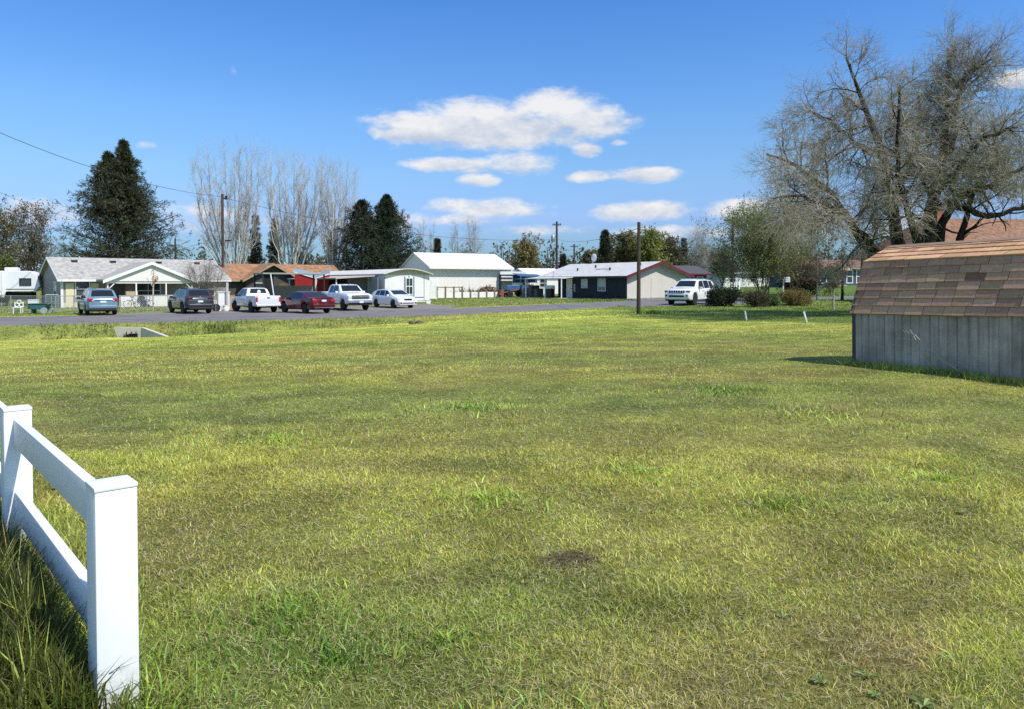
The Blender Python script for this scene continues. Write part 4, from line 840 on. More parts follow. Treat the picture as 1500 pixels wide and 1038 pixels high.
# rainwater pipe elbow, and bikes and a hand cart in front of the porch
def bicycle(label, x, y, rz, col, sc_=1.0):
    r = yard('bicycle', label, 'bicycle', H1, x, y, .0, rz, 'bicycles leaning by the porch'); R = .31
    for xx in (-.5, .5):
        part('wheel', MB().tube([(xx+R*math.cos(a*PI/9), 0, R+R*math.sin(a*PI/9)) for a in range(19)], .022, 5), m_tyre, r)
    mf = M('bike_frame', col, .4)
    part('frame', MB().tube([(-.5,0,R),(-.08,0,.30),(.36,0,.70),(-.16,0,.74),(-.08,0,.30)], .022, 6).tube([(-.5,0,R),(-.16,0,.74)], .018, 5).tube([(.5,0,R),(.36,0,.72),(.33,0,.92)], .022, 6), mf, r)
    part('saddle', MB().box(-.30,-.02,-.06,.06,.86,.91).cyl((-.16,0,.74),(-.17,0,.87),.015,5), m_black, r)
    part('handlebar', MB().cyl((.32,-.28,.95),(.32,.28,.95),.016,6), m_chrome, r); return r
bicycle('blue bicycle lying tilted among the clutter right of the blue crossover', px0+2.45, py-.95, .2, (.05,.10,.32)).rotation_euler[0] = .5
bicycle('dark bicycle leaning behind the blue bicycle by the porch panel', px0+1.75, py-1.1, -.3, (.05,.05,.055)).rotation_euler[0] = .25
r = yard('yard_table', 'white low folding table in front of the porch right of the blue crossover', 'table', H1, px0+1.35, py-.8)
part('table_top', MB().box(-.6,.6,-.3,.3,.55,.60), m_white, r)
for sx_, sy_ in ((-.5,-.24),(.5,-.24),(-.5,.24),(.5,.24)): part('leg', MB().box(sx_-.025,sx_+.025,sy_-.025,sy_+.025,-.05,.55), m_white, r)

# --- fifth-wheel trailer at the left edge
RV = hroot('travel_trailer', 'white fifth wheel travel trailer with raised nose parked beside the house end wall', 'trailer', (-128-CX)/F*61.5, 61.5, 22)
m_rv = M('rv_white', (.75,.76,.78), .4, .05, 1)
L_ = 9.1
part('body', MB().prism([(0,.75),(L_-2.7,.75),(L_-2.55,1.25),(L_-.35,1.28),(L_+.0,1.75),(L_-.25,2.75),(L_-.8,3.05),(0,3.05)], 0, 2.4), m_rv, RV, None, .04)
part('stripe', MB().box(.1, L_-2.8, -.012, -.003, 1.25, 1.33).box(L_-2.55, L_-.4, -.012, -.003, 1.42, 1.50), M('rv_stripe', (.12,.13,.15), .5), RV)
part('slide_out', MB().box(3.6, 6.3, -.45, -.01, .95, 3.0), m_rv, RV, None, .03)
part('roof_unit', MB().box(6.3, 7.3, .7, 1.7, 3.06, 3.36), m_rv, RV, None, .08)
window(RV, 'front', 8.0, 1.85, .75, .5, sash=False, frame=m_black); window(RV, 'front', 1.8, 1.7, 1.0, .7, sash=False, frame=m_black)
part('underframe_and_shade', MB().box(.4, L_-2.8, .3, 2.1, .30, .745).box(L_-2.78, L_-.7, .25, 2.15, .55, 1.2), m_under, RV)  # forward box is a dark block standing for shadow under the nose
for x in (2.6, 3.4):
    for y in (.12, 2.28): part('wheel', MB().lathe([(.2,-.1),(.36,-.09),(.36,.09),(.2,.1)], (x, y, .36), 'y', 18), m_tyre, RV)
part('landing_leg', MB().box(L_-3.0, L_-2.9, .3, .4, -.1, .745).box(L_-3.0, L_-2.9, 2.0, 2.1, -.1, .745), m_steel, RV)
p = at(49, 57.6); single('utility_box', MB().box(-.32,.32,-.25,.25,0,.42).box(-.34,.34,-.27,.27,.425,.47), m_white, p+Vector((0,0,.28)), 'white storage box on a stand under the trailer nose', 'box', .3, None, .015)
p = at(49, 57.6); single('box_stand', MB().box(-.4,.4,-.03,.03,.2,.27).box(-.36,-.30,-.2,.2,-.05,.27).box(.30,.36,-.2,.2,-.05,.27), m_black, p, 'dark low stand under the white storage box', 'stand', .3)

# --- chain-link fence on the left
m_mesh = M('fence_wire_mesh', (.50,.52,.52), .5, .05, 6, metal=.4)
def chainlink(pts, label, h=1.15, step=.13):
    b = Vector(pts[0]); root = thing('chain_link_fence', label, 'fence', b)
    for p in pts: part('fence_post', MB().cyl(Vector(p)-b+Vector((0,0,-.2)), Vector(p)-b+Vector((0,0,h+.04)), .035, 7), m_steel, root)
    for p, q in zip(pts, pts[1:]):
        p = Vector(p)-b; q = Vector(q)-b; part('top_rail', MB().cyl(p+Vector((0,0,h)), q+Vector((0,0,h)), .025, 6), m_steel, root)
        L = (q-p).length; d = (q-p)/L; mb = MB(); k = -h
        while k < L:
            for s in (1, -1):
                a0, a1 = (k, k+h) if s > 0 else (k+h, k)
                t0 = 0; t1 = 1
                lo, hi = min(a0, a1), max(a0, a1)
                if hi > 0 and lo < L:
                    f = lambda t: a0+(a1-a0)*t
                    ts = [t for t in (0, 1)] ; ta, tb = 0.0, 1.0
                    for lim in (0, L):
                        tt_ = (lim-a0)/(a1-a0)
                        if 0 < tt_ < 1:
                            if (f(0) < 0 or f(0) > L): ta = max(ta, tt_)
                            else: tb = min(tb, tt_)
                    mb.cyl(p+d*f(ta)+Vector((0,0,.03+(h-.05)*ta)), p+d*f(tb)+Vector((0,0,.03+(h-.05)*tb)), .006, 3)
            k += step
        part('wire_mesh', mb, m_mesh, root)
chainlink([at(-60,53.2), at(-25,53), at(15.5,52.8), at(75.5,52.4)], 'galvanised chain link fence along the verge in front of the travel trailer')
chainlink([at(81,52.5), at(108,53.4), at(128,54.2)], 'short chain link fence run between the gate gap and the blue crossover')
chainlink([at(176,53.6), at(215,54.6), at(246,55.6)], 'chain link fence run in front of the white porch panel')
# yard things by the verge
p = at(26, 50.6); r = thing('garden_chair', 'white ornate metal garden chair on the verge below the trailer', 'chair', p, .3)
part('seat', MB().box(-.25,.25,-.22,.22,.40,.44), m_white, r)
for a in ((-.22,-.2),(.22,-.2),(-.22,.2),(.22,.2)): part('leg', MB().cyl((a[0],a[1],-.05),(a[0],a[1],.40),.03,6), m_white, r)
bk = MB()
for c in ((-.13,.60),(.13,.60),(0,.78)): bk.tube([(c[0]+.13*math.cos(t*PI/6), .22, c[1]+.13*math.sin(t*PI/6)) for t in range(13)], .028, 5)
part('backrest', bk.cyl((-.25,.22,.44),(-.25,.22,.8),.03,6).cyl((.25,.22,.44),(.25,.22,.8),.03,6), m_white, r)
m_teal = M('teal_plastic', (.04,.13,.135), .5, .15, 4)
p = at(58, 50.4); r = thing('garden_cart', 'teal plastic garden cart with white grey wheel standing on the verge', 'cart', p, .1)
part('tub', MB().prism([(-.42,.30),(.40,.30),(.62,.66),(-.62,.66)], -.35, .35), m_teal, r, None, .03)
part('tub_rim', MB().box(-.66,.66,-.39,.39,.665,.70), m_teal, r)
for y in (-.4, .4): part('wheel', MB().lathe([(.05,-.03),(.22,-.035),(.22,.035),(.05,.03)], (.45,y,.22), 'y', 14), M('cart_wheel', (.35,.38,.40), .6), r)
part('handle', MB().tube([(.6,-.25,.62),(1.05,-.25,.85),(1.05,.25,.85),(.6,.25,.62)], .025, 6), m_steel, r); part('leg', MB().box(-.42,-.36,-.3,.3,-.03,.30), m_teal, r)
p = at(76, 51.8); r = thing('mesh_cage', 'green grey wire cage panel leaning by the chain link gate post', 'cage', p, .5)
cg = MB()
for k in range(7): cg.cyl((-.35+.117*k,0,-.05),(-.35+.117*k,.0,1.25),.013,4); cg.cyl((-.35,0,.1+.18*k),(.35,0,.1+.18*k),.013,4)
part('wire_grid', cg, M('cage_green', (.22,.30,.26), .6), r); part('frame', MB().tube([(-.37,0,-.05),(-.37,0,1.27),(.37,0,1.27),(.37,0,-.05)], .02, 5), m_steel, r)

# --- house with the orange roof
H2 = hroot('orange_roof_house', 'low dark house under a weathered orange roof with a cross gable', 'house', (318-CX)/F*77, 77, 34, -.1)
m_orange = M('orange_brown_roof', (.36,.17,.075), .9, .38, 2.0, bump=.5, bscale=9, dirt=(.22,.15,.10)); m_dkwall = M('dark_brown_wall', (.07,.06,.055), .8, .2, 2)
gable_walls(H2, 13.5, 7.5, 2.5, 1.55, m_dkwall); gable_roof(H2, 13.5, 7.5, 2.5, 1.55, .5, m_orange, M('fascia_tan', (.36,.30,.22), .8))
part('gable_roof', MB().prism([(2.2,2.25),(5.4,4.05),(8.6,2.25),(8.6,2.37),(5.4,4.18),(2.2,2.37)], -1.6, 3.6), m_orange, H2)
part('gable_wall', MB().prism([(2.7,-.5),(8.1,-.5),(8.1,2.45),(5.4,3.95),(2.7,2.45)], -1.0, -.02), m_dkwall, H2)
part('bargeboard', MB().prism([(2.2,2.12),(5.4,3.92),(8.6,2.12),(8.6,2.30),(5.4,4.10),(2.2,2.30)], -1.65, -1.605), M('bargeboard_tan', (.34,.27,.18), .8), H2)
window(H2, 'front', 4.2, .9, 1.2, 1.1, wallc=-1.0); window(H2, 'front', 10.5, .9, 1.6, 1.1, mull=2); door(H2, 'front', 6.6, .95, 2.0, M('door_brown', (.16,.09,.05), .6), -1.0)
# open carport frame and leaning mast in front of it
p = at(386, 64); r = thing('carport', 'flat grey carport with dark panel behind the white tailgate pickup', 'carport', p, math.radians(34))
part('roof', MB().box(-.1,5.6,-.2,3.0,2.72,2.84), M('carport_roof_grey', (.34,.33,.31), .7), r)
for x, y in ((0,0),(5.4,0),(0,2.8),(5.4,2.8)): part('post', MB().box(x-.06,x+.06,y-.06,y+.06,-.3,2.72), m_black, r)
part('side_panel', MB().box(.1,.9,.06,.1,.9,2.7), m_under, r)
part('back_panel', MB().box(.1,5.3,2.75,2.79,-.2,1.7), M('grey_board_panel', (.27,.25,.25), .9, .2, 3, ribs=('X', .25, .5)), r)
p = at(404, 60); single('leaning_mast', MB().cyl((0,0,-.2),(-.42,0,2.75),.05,8), m_white, p, 'white leaning mast standing between the white pickup and the grey carport', 'mast')
p = at(341, 56.5); r = thing('board_stack', 'orange tan upright board panel beside the dark suv', 'panel', p, .6)
part('board', MB().box(-.42,.38,-.03,.03,-.05,1.05), M('orange_board', (.50,.27,.14), .8, .12, 3), r); part('cap_rail', MB().box(-.44,.40,-.045,.045,1.052,1.12), m_plank, r)
# pale clutter left of it
p = at(327, 55.5); r = thing('patio_cabinet', 'cream outdoor cabinet with a pole beside it, right of the dark suv', 'cabinet', p, .5)
part('body', MB().box(-.42,.42,-.28,.28,-.05,1.35), M('cream_panel', (.66,.61,.50), .7, .1), r, None, .01); part('top', MB().box(-.46,.46,-.32,.32,1.352,1.41), m_trim, r); part('door', MB().box(-.36,.36,-.30,-.282,.1,1.25), m_trim, r)
p = at(333, 55.2); single('cream_post', MB().box(-.06,.06,-.06,.06,-.1,2.1), M('cream_post_paint', (.64,.60,.52), .7), p, 'slim cream post standing beside the cream outdoor cabinet', 'post')
for u, lab, s in ((320, 'white round tub on the gravel left of the cream cabinet', .24), (331, 'white round tub on the gravel right of the cream cabinet', .2)):
    p = at(u, 53.6); r = thing('white_tub', lab, 'tub', p); part('shell', MB().lathe([(s*.75,0),(s,.02),(s*1.1,.42),(s*1.0,.44)], (0,0,0), 'z', 14), m_white, r, 50); part('rim', MB().lathe([(s*1.02,.40),(s*1.18,.41),(s*1.18,.46),(s*1.02,.46)], (0,0,0), 'z', 14), m_white, r)
p = at(316.5, 53.2); r = thing('garden_hose_reel', 'small dark wheeled hose reel behind the dark suv', 'hose reel', p, .8)
part('drum', MB().lathe([(.26,-.12),(.26,-.09),(.14,-.09),(.14,.09),(.26,.09),(.26,.12)], (0,0,.3), 'y', 14), m_black, r); part('frame', MB().tube([(-.1,.15,0),(-.1,.15,.75),(-.1,-.15,.75),(-.1,-.15,0)], .02, 5), m_steel, r)

# --- red shed with blue-grey valley roof
R3 = hroot('red_shed', 'bright red shed with white corner post under a blue grey folded roof', 'shed', (432-CX)/F*70, 70, 12, -.1)
m_redw = M('red_boards', (.36,.018,.018), .7, .15, 2, ribs=('X', .22, .4)); m_bluegrey = M('blue_grey_roof', (.22,.29,.34), .6, .12, 2)
part('wall', MB().prism([(0,-.4),(1.85,-.4),(1.85,2.35),(0,2.95)], 0, .12), m_redw, R3); part('wall', MB().prism([(2.02,-.4),(3.1,-.4),(3.1,2.75),(2.02,2.35)], 0, .12), m_redw, R3)
part('corner_post', MB().box(1.852,2.018,-.05,.1,-.4,2.40), m_trim, R3)
part('trim_board', MB().prism([(-.1,2.98),(1.93,2.37),(3.15,2.78),(3.15,2.88),(1.93,2.47),(-.1,3.08)], -.08, -.003), m_trim, R3)
part('roof', MB().slab([(-.2,-.05,3.05),(1.93,-.05,2.48),(1.93,3.4,2.95),(-.2,3.4,3.42)], .05), m_bluegrey, R3); part('roof', MB().slab([(1.94,-.05,2.48),(3.2,-.05,2.9),(3.2,3.4,3.42),(1.94,3.4,2.95)], .05), m_bluegrey, R3)
part('back_wall', MB().box(0,3.1,3.2,3.3,-.4,2.8).box(0,.1,.13,3.19,-.4,2.7).box(3.0,3.1,.13,3.19,-.4,2.6), m_redw, R3)

# --- white mobile home, end wall to the street, awning along its shaded side
ang = -55
mc = Vector(((563-CX)/F*68, 68)); Lm, Dm = 21.0, 4.7; dx = Vector((math.cos(math.radians(ang)), math.sin(math.radians(ang))))
oo = mc - dx*Lm
H4 = thing('mobile_home', 'white mobile home with low curved roof, tall window in its sunlit end and awning', 'mobile home', (oo.x, oo.y, gz(mc.x, mc.y)-.12), math.radians(ang))
m_mob = M('mobile_white', (.77,.75,.73), .6, .05, 1.2, ribs=('X', .30, .25)); m_mobend = M('mobile_white_end', (.81,.775,.735), .6, .05, 1.2); m_bluetrim = M('grey_blue_trim', (.20,.27,.32), .6, .06, 3)
hh = 2.75
part('wall', MB().box(0, Lm, 0, Dm, .32, hh), m_mob, H4); part('skirting', MB().box(.03, Lm-.03, .03, Dm-.03, -.6, .317), M('skirting_white', (.66,.66,.64), .8, .08), H4)
n_ = 10; arc = [(-.22+(Dm+.44)*k/n_, hh+.02+.50*math.sin(PI*k/n_)) for k in range(n_+1)]
part('roof', MB().prism(arc + [(y, z+.07) for y, z in reversed(arc)], -.1, Lm+.42, 'x'), M('mobile_roof_cream', (.62,.60,.54), .6, .1, 2), H4, 40)
part('gable_panel', MB().prism([(0,hh+.003)]+[(min(max(y,0),Dm), z) for y, z in arc[1:-1]]+[(Dm,hh+.003)], Lm-.06, Lm+.02, 'x'), M('gable_beige', (.52,.48,.36), .7, .06), H4)
window(H4, 'right', 2.55, .95, .62, 1.45, L=Lm, mull=2)
part('shutter', MB().box(Lm+.002, Lm+.04, 2.02, 2.13, .75, 2.62), m_bluetrim, H4); part('shutter', MB().box(Lm+.002, Lm+.04, 2.97, 3.08, .75, 2.62), m_bluetrim, H4)
for y in (.0, Dm-.62): part('end_strip', MB().box(Lm+.002, Lm+.03, y+(.02 if y else .0), y+.06, .34, hh-.02), m_bluetrim, H4)
part('belt_strip', MB().box(Lm+.002, Lm+.026, .07, Dm-.63, .60, .68), m_bluetrim, H4); part('porch_light', MB().lathe([(.05,0),(.08,.05),(.05,.12)], (Lm+.1, 2.55, 2.62), 'z', 8), m_trim, H4)
for x in (3.5, 8.0, 12.5): window(H4, 'front', x, 1.05, 1.2, 1.05, mull=2, blind=.5)
door(H4, 'front', 15.5, .9, 1.95, M('mobile_door', (.45,.44,.42), .5), 0, 0, .45)
part('awning', MB().slab([(6.0,-.03,2.72),(19.6,-.03,2.72),(19.6,-4.1,2.45),(6.0,-4.1,2.45)], .10), M('awning_pink_grey', (.50,.42,.40), .6, .08, 1), H4)
for x in (6.3, 10.5, 15.0, 19.3): part('awning_post', MB().box(x-.05,x+.05,-4.0,-3.9,-.7,2.34), m_trim, H4)
part('privacy_wall', MB().box(17.2, 17.3, -2.0, -.05, -.6, 2.4), M('grey_blue_board', (.16,.19,.24), .7, .1, 2, ribs=('Y', .2, .4)), H4)
part('privacy_wall', MB().box(18.9, 20.9, -.62, -.55, -.6, 2.55), M('slate_board', (.22,.25,.29), .7, .1, 2, ribs=('X', .2, .4)), H4)
part('storage_wall', MB().box(9.0, 9.1, -3.8, -.05, -.6, 2.35), m_dkwall, H4); part('storage_front', MB().box(9.15, 14.9, -3.8, -3.7, -.6, 2.3), M('grey_lattice', (.30,.30,.29), .8, .3, 1.2, ribs=('X', .25, .6)), H4)
p = at(627, 66.0); r = thing('white_bin', 'small white plastic bin at the corner of the white mobile home', 'bin', p, .3); part('body', MB().prism([(-.18,0),(.18,0),(.22,.34),(-.22,.34)], -.16, .16), m_white, r, None, .01); part('lid', MB().box(-.24,.24,-.18,.18,.345,.39), m_white, r)

# --- tall white metal building
c = Vector(((628-CX)/F*83, 83)); ang = 30
H5 = hroot('metal_shop_building', 'tall white metal shop building with plain sunlit wall and bright low pitched roof', 'building', c.x, c.y, ang, -.1)
m_sheet = M('white_sheet_wall', (.80,.755,.69), .55, .05, .6, ribs=('X', .45, .35)); m_whroof = M('white_metal_roof', (.82,.83,.83), .4, .04, .8)
gable_walls(H5, 10.6, 8.2, 3.75, 1.55, m_sheet); gable_roof(H5, 10.6, 8.2, 3.75, 1.55, .62, m_whroof, m_trim, .12)
part('corner_trim', MB().box(-.03,.14,-.05,-.003,-.5,3.55), m_trim, H5); part('corner_trim', MB().box(10.46,10.63,-.05,-.003,-.5,3.55), m_trim, H5)
part('downpipe', MB().box(10.64,10.74,-.12,-.02,-.3,3.6), m_trim, H5); door(H5, 'front', .75, .95, 2.05, m_trim, 0, 0, .12)
part('wall_lamp', MB().box(10.50,10.72,-.3,-.13,2.55,2.75), m_black, H5)
# low board fence before it: posts and white boards
f0, f1 = at(640, 79.5), at(736, 83.5)
r = thing('board_fence', 'low white board fence with brown posts along the foot of the metal building', 'fence', f0); d = f1-f0; d.z = 0; nP = 9; Lf = d.length; d.normalize()
for k in range(nP):
    q = d*(Lf*k/(nP-1)); part('fence_post', MB().box(q.x-.09,q.x+.09,q.y-.09,q.y+.09,-.3,1.0+(.35 if k < 4 else 0)), M('post_brown', (.24,.17,.11), .9, .2) if k == 0 else bpy.data.materials['post_brown'], r)
for k in range(nP-1):
    a = d*(Lf*k/(nP-1)+.1); b = d*(Lf*(k+1)/(nP-1)-.1); part('fence_board', MB().bar(a+Vector((0,0,.42)), b+Vector((0,0,.42)), .04, .62), m_trim, r)
a, b = d*.1, d*(Lf*3/8); part('top_rail', MB().bar(a+Vector((0,0,1.25)), b+Vector((0,0,1.25)), .06, .1), bpy.data.materials['post_brown'], r)
p = at(633.5, 77); r = thing('white_gate', 'narrow white slatted gate between the mobile home and the board fence', 'gate', p, .5); part('frame', MB().box(-.5,-.44,-.03,.03,-.1,1.5).box(.44,.5,-.03,.03,-.1,1.5).box(-.44,.44,-.03,.03,1.4,1.5).box(-.44,.44,-.03,.03,.1,.2), m_trim, r)
sl_ = MB()
for k in range(7): sl_.box(-.42+.12*k,-.34+.12*k,-.015,.015,.2,1.4)
part('slat_panel', sl_, m_trim, r)

# --- small outbuildings between the shop and the navy house
B6 = hroot('grey_roof_outbuilding', 'low outbuilding with a mid grey shed roof between the metal building and navy house', 'outbuilding', (744-CX)/F*98, 98, 20); m_gr = M('mid_grey_roof', (.24,.24,.26), .8, .1)
gable_walls(B6, 10, 6, 2.2, 1.0, M('pale_grey_wall', (.55,.55,.56), .8, .1)); gable_roof(B6, 10, 6, 2.2, 1.0, .4, m_gr, m_trim); window(B6, 'front', 3, .9, 1.2, .9, mull=2); door(B6, 'front', 6.5, 1.0, 2.0, m_trim)
B7 = hroot('white_outbuilding', 'white roofed building just behind the left end of the navy house', 'outbuilding', (776-CX)/F*97, 97, 25); gable_walls(B7, 5, 6, 2.5, .9, m_lap_white); gable_roof(B7, 5, 6, 2.5, .9, .3, m_whroof, m_trim); window(B7, 'front', 2, 1, 1, 1)
# clutter yard: blue tractor, tarps, pallets
p = at(758, 84); r = thing('blue_tractor', 'small blue tractor with red brown attachments parked among the yard clutter', 'tractor', p, math.radians(200))
m_tb = M('tractor_blue', (.045,.12,.27), .5, .15, 4); m_rust = M('rust_red', (.26,.08,.045), .8, .3, 5)
part('hood', MB().box(-.2,1.4,-.33,.33,.75,1.35), m_tb, r, None, .05); part('seat', MB().box(-.9,-.4,-.25,.25,1.0,1.1).box(-.95,-.85,-.25,.25,1.1,1.55), m_black, r); part('fender', MB().prism([(-1.3,.8),(-.2,.8),(-.3,1.35),(-1.2,1.35)], -.75, -.45).prism([(-1.3,.8),(-.2,.8),(-.3,1.35),(-1.2,1.35)], .45, .75), m_tb, r)
for x, R_, y in ((-.75,.62,-.62),(-.75,.62,.62),(1.1,.36,-.5),(1.1,.36,.5)): part('wheel', MB().lathe([(R_*.5,-.14),(R_,-.12),(R_,.12),(R_*.5,.14)], (x,y,R_), 'y', 16), m_tyre, r)
part('loader', MB().bar((0,-.5,.9),(1.9,-.5,.5),.08,.14).bar((0,.5,.9),(1.9,.5,.5),.08,.14).prism([(1.9,.2),(2.4,.25),(2.3,.75),(1.95,.7)], -.8, .8), m_rust, r); part('canopy', MB().box(-1.1,.1,-.55,.55,2.02,2.1).box(-1.05,-1.0,-.5,-.45,1.3,2.02).box(-1.05,-1.0,.45,.5,1.3,2.02), m_tb, r)
p = at(775, 86); r = thing('tarp_shelter', 'blue tarp shelter on thin poles beside the navy house patio', 'shelter', p, .4)
part('tarp', MB().slab([(-1.6,-1.2,2.35),(1.6,-1.2,2.25),(1.6,1.2,2.6),(-1.6,1.2,2.7)], .04), M('blue_tarp', (.035,.11,.20), .6, .2, 2), r); part('tarp_side', MB().box(-1.6,1.6,1.15,1.18,1.6,2.55), bpy.data.materials['blue_tarp'], r)
for x, y in ((-1.55,-1.15),(1.55,-1.15),(-1.55,1.15),(1.55,1.15)): part('pole', MB().cyl((x,y,-.1),(x,y,2.3),.035,6), m_steel, r)
p = at(750, 88); r = thing('flatbed_trailer', 'stack of pale panels on a dark trailer behind the blue tractor', 'trailer', p, .3)
part('panel_stack', MB().box(-1.6,1.6,-.6,.6,1.85,2.0).box(-1.5,1.5,-.6,.6,2.25,2.4).box(-1.6,1.6,-.5,.5,2.6,2.95), m_trim, r); part('rack', MB().box(-1.6,-1.5,-.6,.6,.5,2.6).box(1.5,1.6,-.6,.6,.5,2.6).box(-1.6,1.6,-.6,.6,.5,.65), m_black, r)
for x in (-.9,.9): part('wheel', MB().lathe([(.2,-.7),(.32,-.7),(.32,.7),(.2,.7)], (x,0,.32), 'y', 12), m_tyre, r)
for k, (u, Y, w_, h_, c_, lab) in enumerate([(782,82,.5,1.25,(.10,.10,.10),'tall dark crate stack left of the navy house patio post'), (768,83,.6,.9,(.20,.19,.18),'grey metal drum group right of the blue tractor'.replace(' group','')), (789,81,.4,.9,(.13,.12,.11),'small dark cabinet close to the navy house patio post'), (737.5,83.5,.5,.85,(.16,.14,.12),'dark slatted pallet at the right end of the board fence'), (775.5,82.5,.45,1.5,(.15,.15,.15),'narrow grey rack below the blue tarp')]):
    p = at(u, Y); r = thing(['crate','metal_drum','yard_cabinet','pallet','rack'][k], lab, ['crate','drum','cabinet','pallet','rack'][k], p, .4); mm = M('clutter_tone', c_, .8, .3, 4)
    if k == 1: part('barrel', MB().lathe([(w_*.5,0),(w_*.5,h_*.33),(w_*.54,h_*.35),(w_*.5,h_*.37),(w_*.5,h_*.65),(w_*.54,h_*.67),(w_*.5,h_*.69),(w_*.5,h_)], (0,0,0), 'z', 14), mm, r)
    elif k in (3, 4):
        b_ = MB()
        for q in range(5): b_.box(-w_+q*w_*.5-.05, -w_+q*w_*.5+.05, -.05, .05, 0, h_)
        part('slat_panel', b_.box(-w_-.05, w_+.05, .055, .1, h_*.8, h_*.9).box(-w_-.05, w_+.05, .055, .1, h_*.15, h_*.25), mm, r)
    else: part('body', MB().box(-w_,w_,-.4,.4,0,h_), mm, r, None, .02); part('lid', MB().box(-w_-.03,w_+.03,-.43,.43,h_+.002,h_+.06), m_black, r)

# --- navy house with cream garage gable and red bargeboards
ang = -55; cN = Vector(((918-CX)/F*70, 70)); Ln, Dn, hn, rn = 10.4, 8.2, 2.35, 1.25; dx = Vector((math.cos(math.radians(ang)), math.sin(math.radians(ang)))); oo = cN-dx*Ln
H8 = thing('navy_house', 'single storey house with shaded navy side wall, cream gable end and red bargeboards', 'house', (oo.x, oo.y, gz(cN.x, cN.y)-.08), math.radians(ang))
m_navy = M('navy_siding', (.022,.026,.038), .75, .12, 1.5, ribs=('Z', .18, .35)); m_cream = M('cream_vertical_siding', (.58,.55,.50), .7, .05, 1, ribs=('Y', .22, .3)); m_redtrim = M('dark_red_trim', (.14,.013,.03), .6, .1, 3); m_lroof = M('pale_grey_roof', (.52,.50,.48), .9, .16, 1.6, bump=.3, bscale=9)
gable_walls(H8, Ln, Dn, hn, rn, m_navy); part('gable_wall', MB().prism([(.02,-.5),(Dn-.02,-.5),(Dn-.02,hn-.02),(Dn/2,hn+rn-.02),(.02,hn-.02)], Ln+.002, Ln+.04, 'x'), m_cream, H8)
k_ = rn/(Dn/2); ov = .55; part('roof', MB().prism([(-ov,hn-ov*k_+.012),(Dn/2,hn+rn+.012),(Dn+ov,hn-ov*k_+.012),(Dn+ov,hn-ov*k_+.10),(Dn/2,hn+rn+.11),(-ov,hn-ov*k_+.10)], -3.0, Ln+.6, 'x'), m_lroof, H8)
part('bargeboard', MB().prism([(-ov-.02,hn-ov*k_-.14),(Dn/2,hn+rn-.09),(Dn+ov+.02,hn-ov*k_-.11),(Dn+ov+.02,hn-ov*k_+.11),(Dn/2,hn+rn+.13),(-ov-.02,hn-ov*k_+.11)], Ln+.602, Ln+.65, 'x'), m_redtrim, H8)
part('fascia', MB().box(-3.0, Ln+.6, -ov-.035, -ov-.003, hn-ov*k_-.12, hn-ov*k_+.05), m_navy, H8)
part('garage_door', MB().box(Ln+.042, Ln+.07, 3.2, 6.6, -.3, 2.1), M('garage_cream', (.60,.57,.52), .6, .04, 1, ribs=('Y', .42, .3)), H8)
window(H8, 'front', 4.3, 1.15, .8, .8, blind=.9, sash=False); window(H8, 'front', 6.9, .85, 1.0, 1.3, mull=2, blind=.7, sash=False)
door(H8, 'front', 1.9, .95, 2.05, m_trim); part('meter_box', MB().box(2.75,2.95,-.14,-.003,.7,1.5), m_steel, H8)
part('patio_roof', MB().slab([(-3.2,-.04,2.28),(3.2,-.04,2.28),(3.2,-2.2,2.08),(-3.2,-2.2,2.08)], .08), m_lroof, H8)
for x in (-3.0, .4, 3.1): part('patio_post', MB().box(x-.05,x+.05,-2.1,-2.0,-.6,2.0), m_trim, H8)
part('patio_slab', MB().box(-3.0, 3.1, -2.3, -.04, -.5, .06), m_concrete, H8)
for x, f in ((1.5,.35),(3.2,.6),(6.5,.35),(9.3,.7)): y = Dn/2*f; part('roof_vent', MB().cyl((x,y,hn+rn*f),(x,y,hn+rn*f+.38),.09,8), m_black, H8)
part('roof_scar', MB().box(4.0,6.0,1.75,1.9,hn+.62,hn+.71), M('roof_patch', (.30,.30,.31), .9), H8)
part('satellite_dish', MB().lathe([(.05,0),(.42,.12),(.44,.14),(.05,.03)], (.9,Dn/2,hn+rn+.75), 'y', 16).cyl((.9,Dn/2,hn+rn),(.9,Dn/2,hn+rn+.75),.03,6), m_white, H8, 50)
X, Y = along(H8, .3, -1.3); r = thing('patio_grill', 'white covered grill on the patio of the navy house', 'grill', (X, Y, H8.location.z+.06), H8.rotation_euler[2]); part('hood', MB().prism([(-.5,.95),(.5,.95),(.42,1.3),(-.42,1.3)], -.3, .3), m_white, r, None, .03); part('cart', MB().box(-.45,.45,-.26,.26,.0,.945), m_black, r)
X, Y = along(H8, 7.2, -.0); 
# house behind with a dark red roof, pale house behind the bush tree, white posts
B9 = hroot('charcoal_house', 'dark low house with charcoal roof and red eaves just right of the cream gable', 'house', (985-CX)/F*92, 92, 20); gable_walls(B9, 5, 6, 2.4, .9, M('charcoal_wall', (.07,.07,.085), .8)); gable_roof(B9, 5, 6, 2.4, .9, .5, M('charcoal_roof', (.075,.07,.075), .8, .12), m_redtrim); window(B9, 'front', 2, 1, 1, .9); window(B9, 'front', 4, 1, .8, .9)
B10 = hroot('pale_house', 'pale small house half hidden behind the budding bush tree', 'house', (1052-CX)/F*118, 118, 14); gable_walls(B10, 9, 7, 2.5, 1.4, m_lap_white); gable_roof(B10, 9, 7, 2.5, 1.4, .4, M('dull_green_roof', (.13,.14,.12), .9), m_trim); window(B10, 'front', 2.5, .9, 1.1, 1.1); window(B10, 'front', 6.3, .9, 1.1, 1.1)
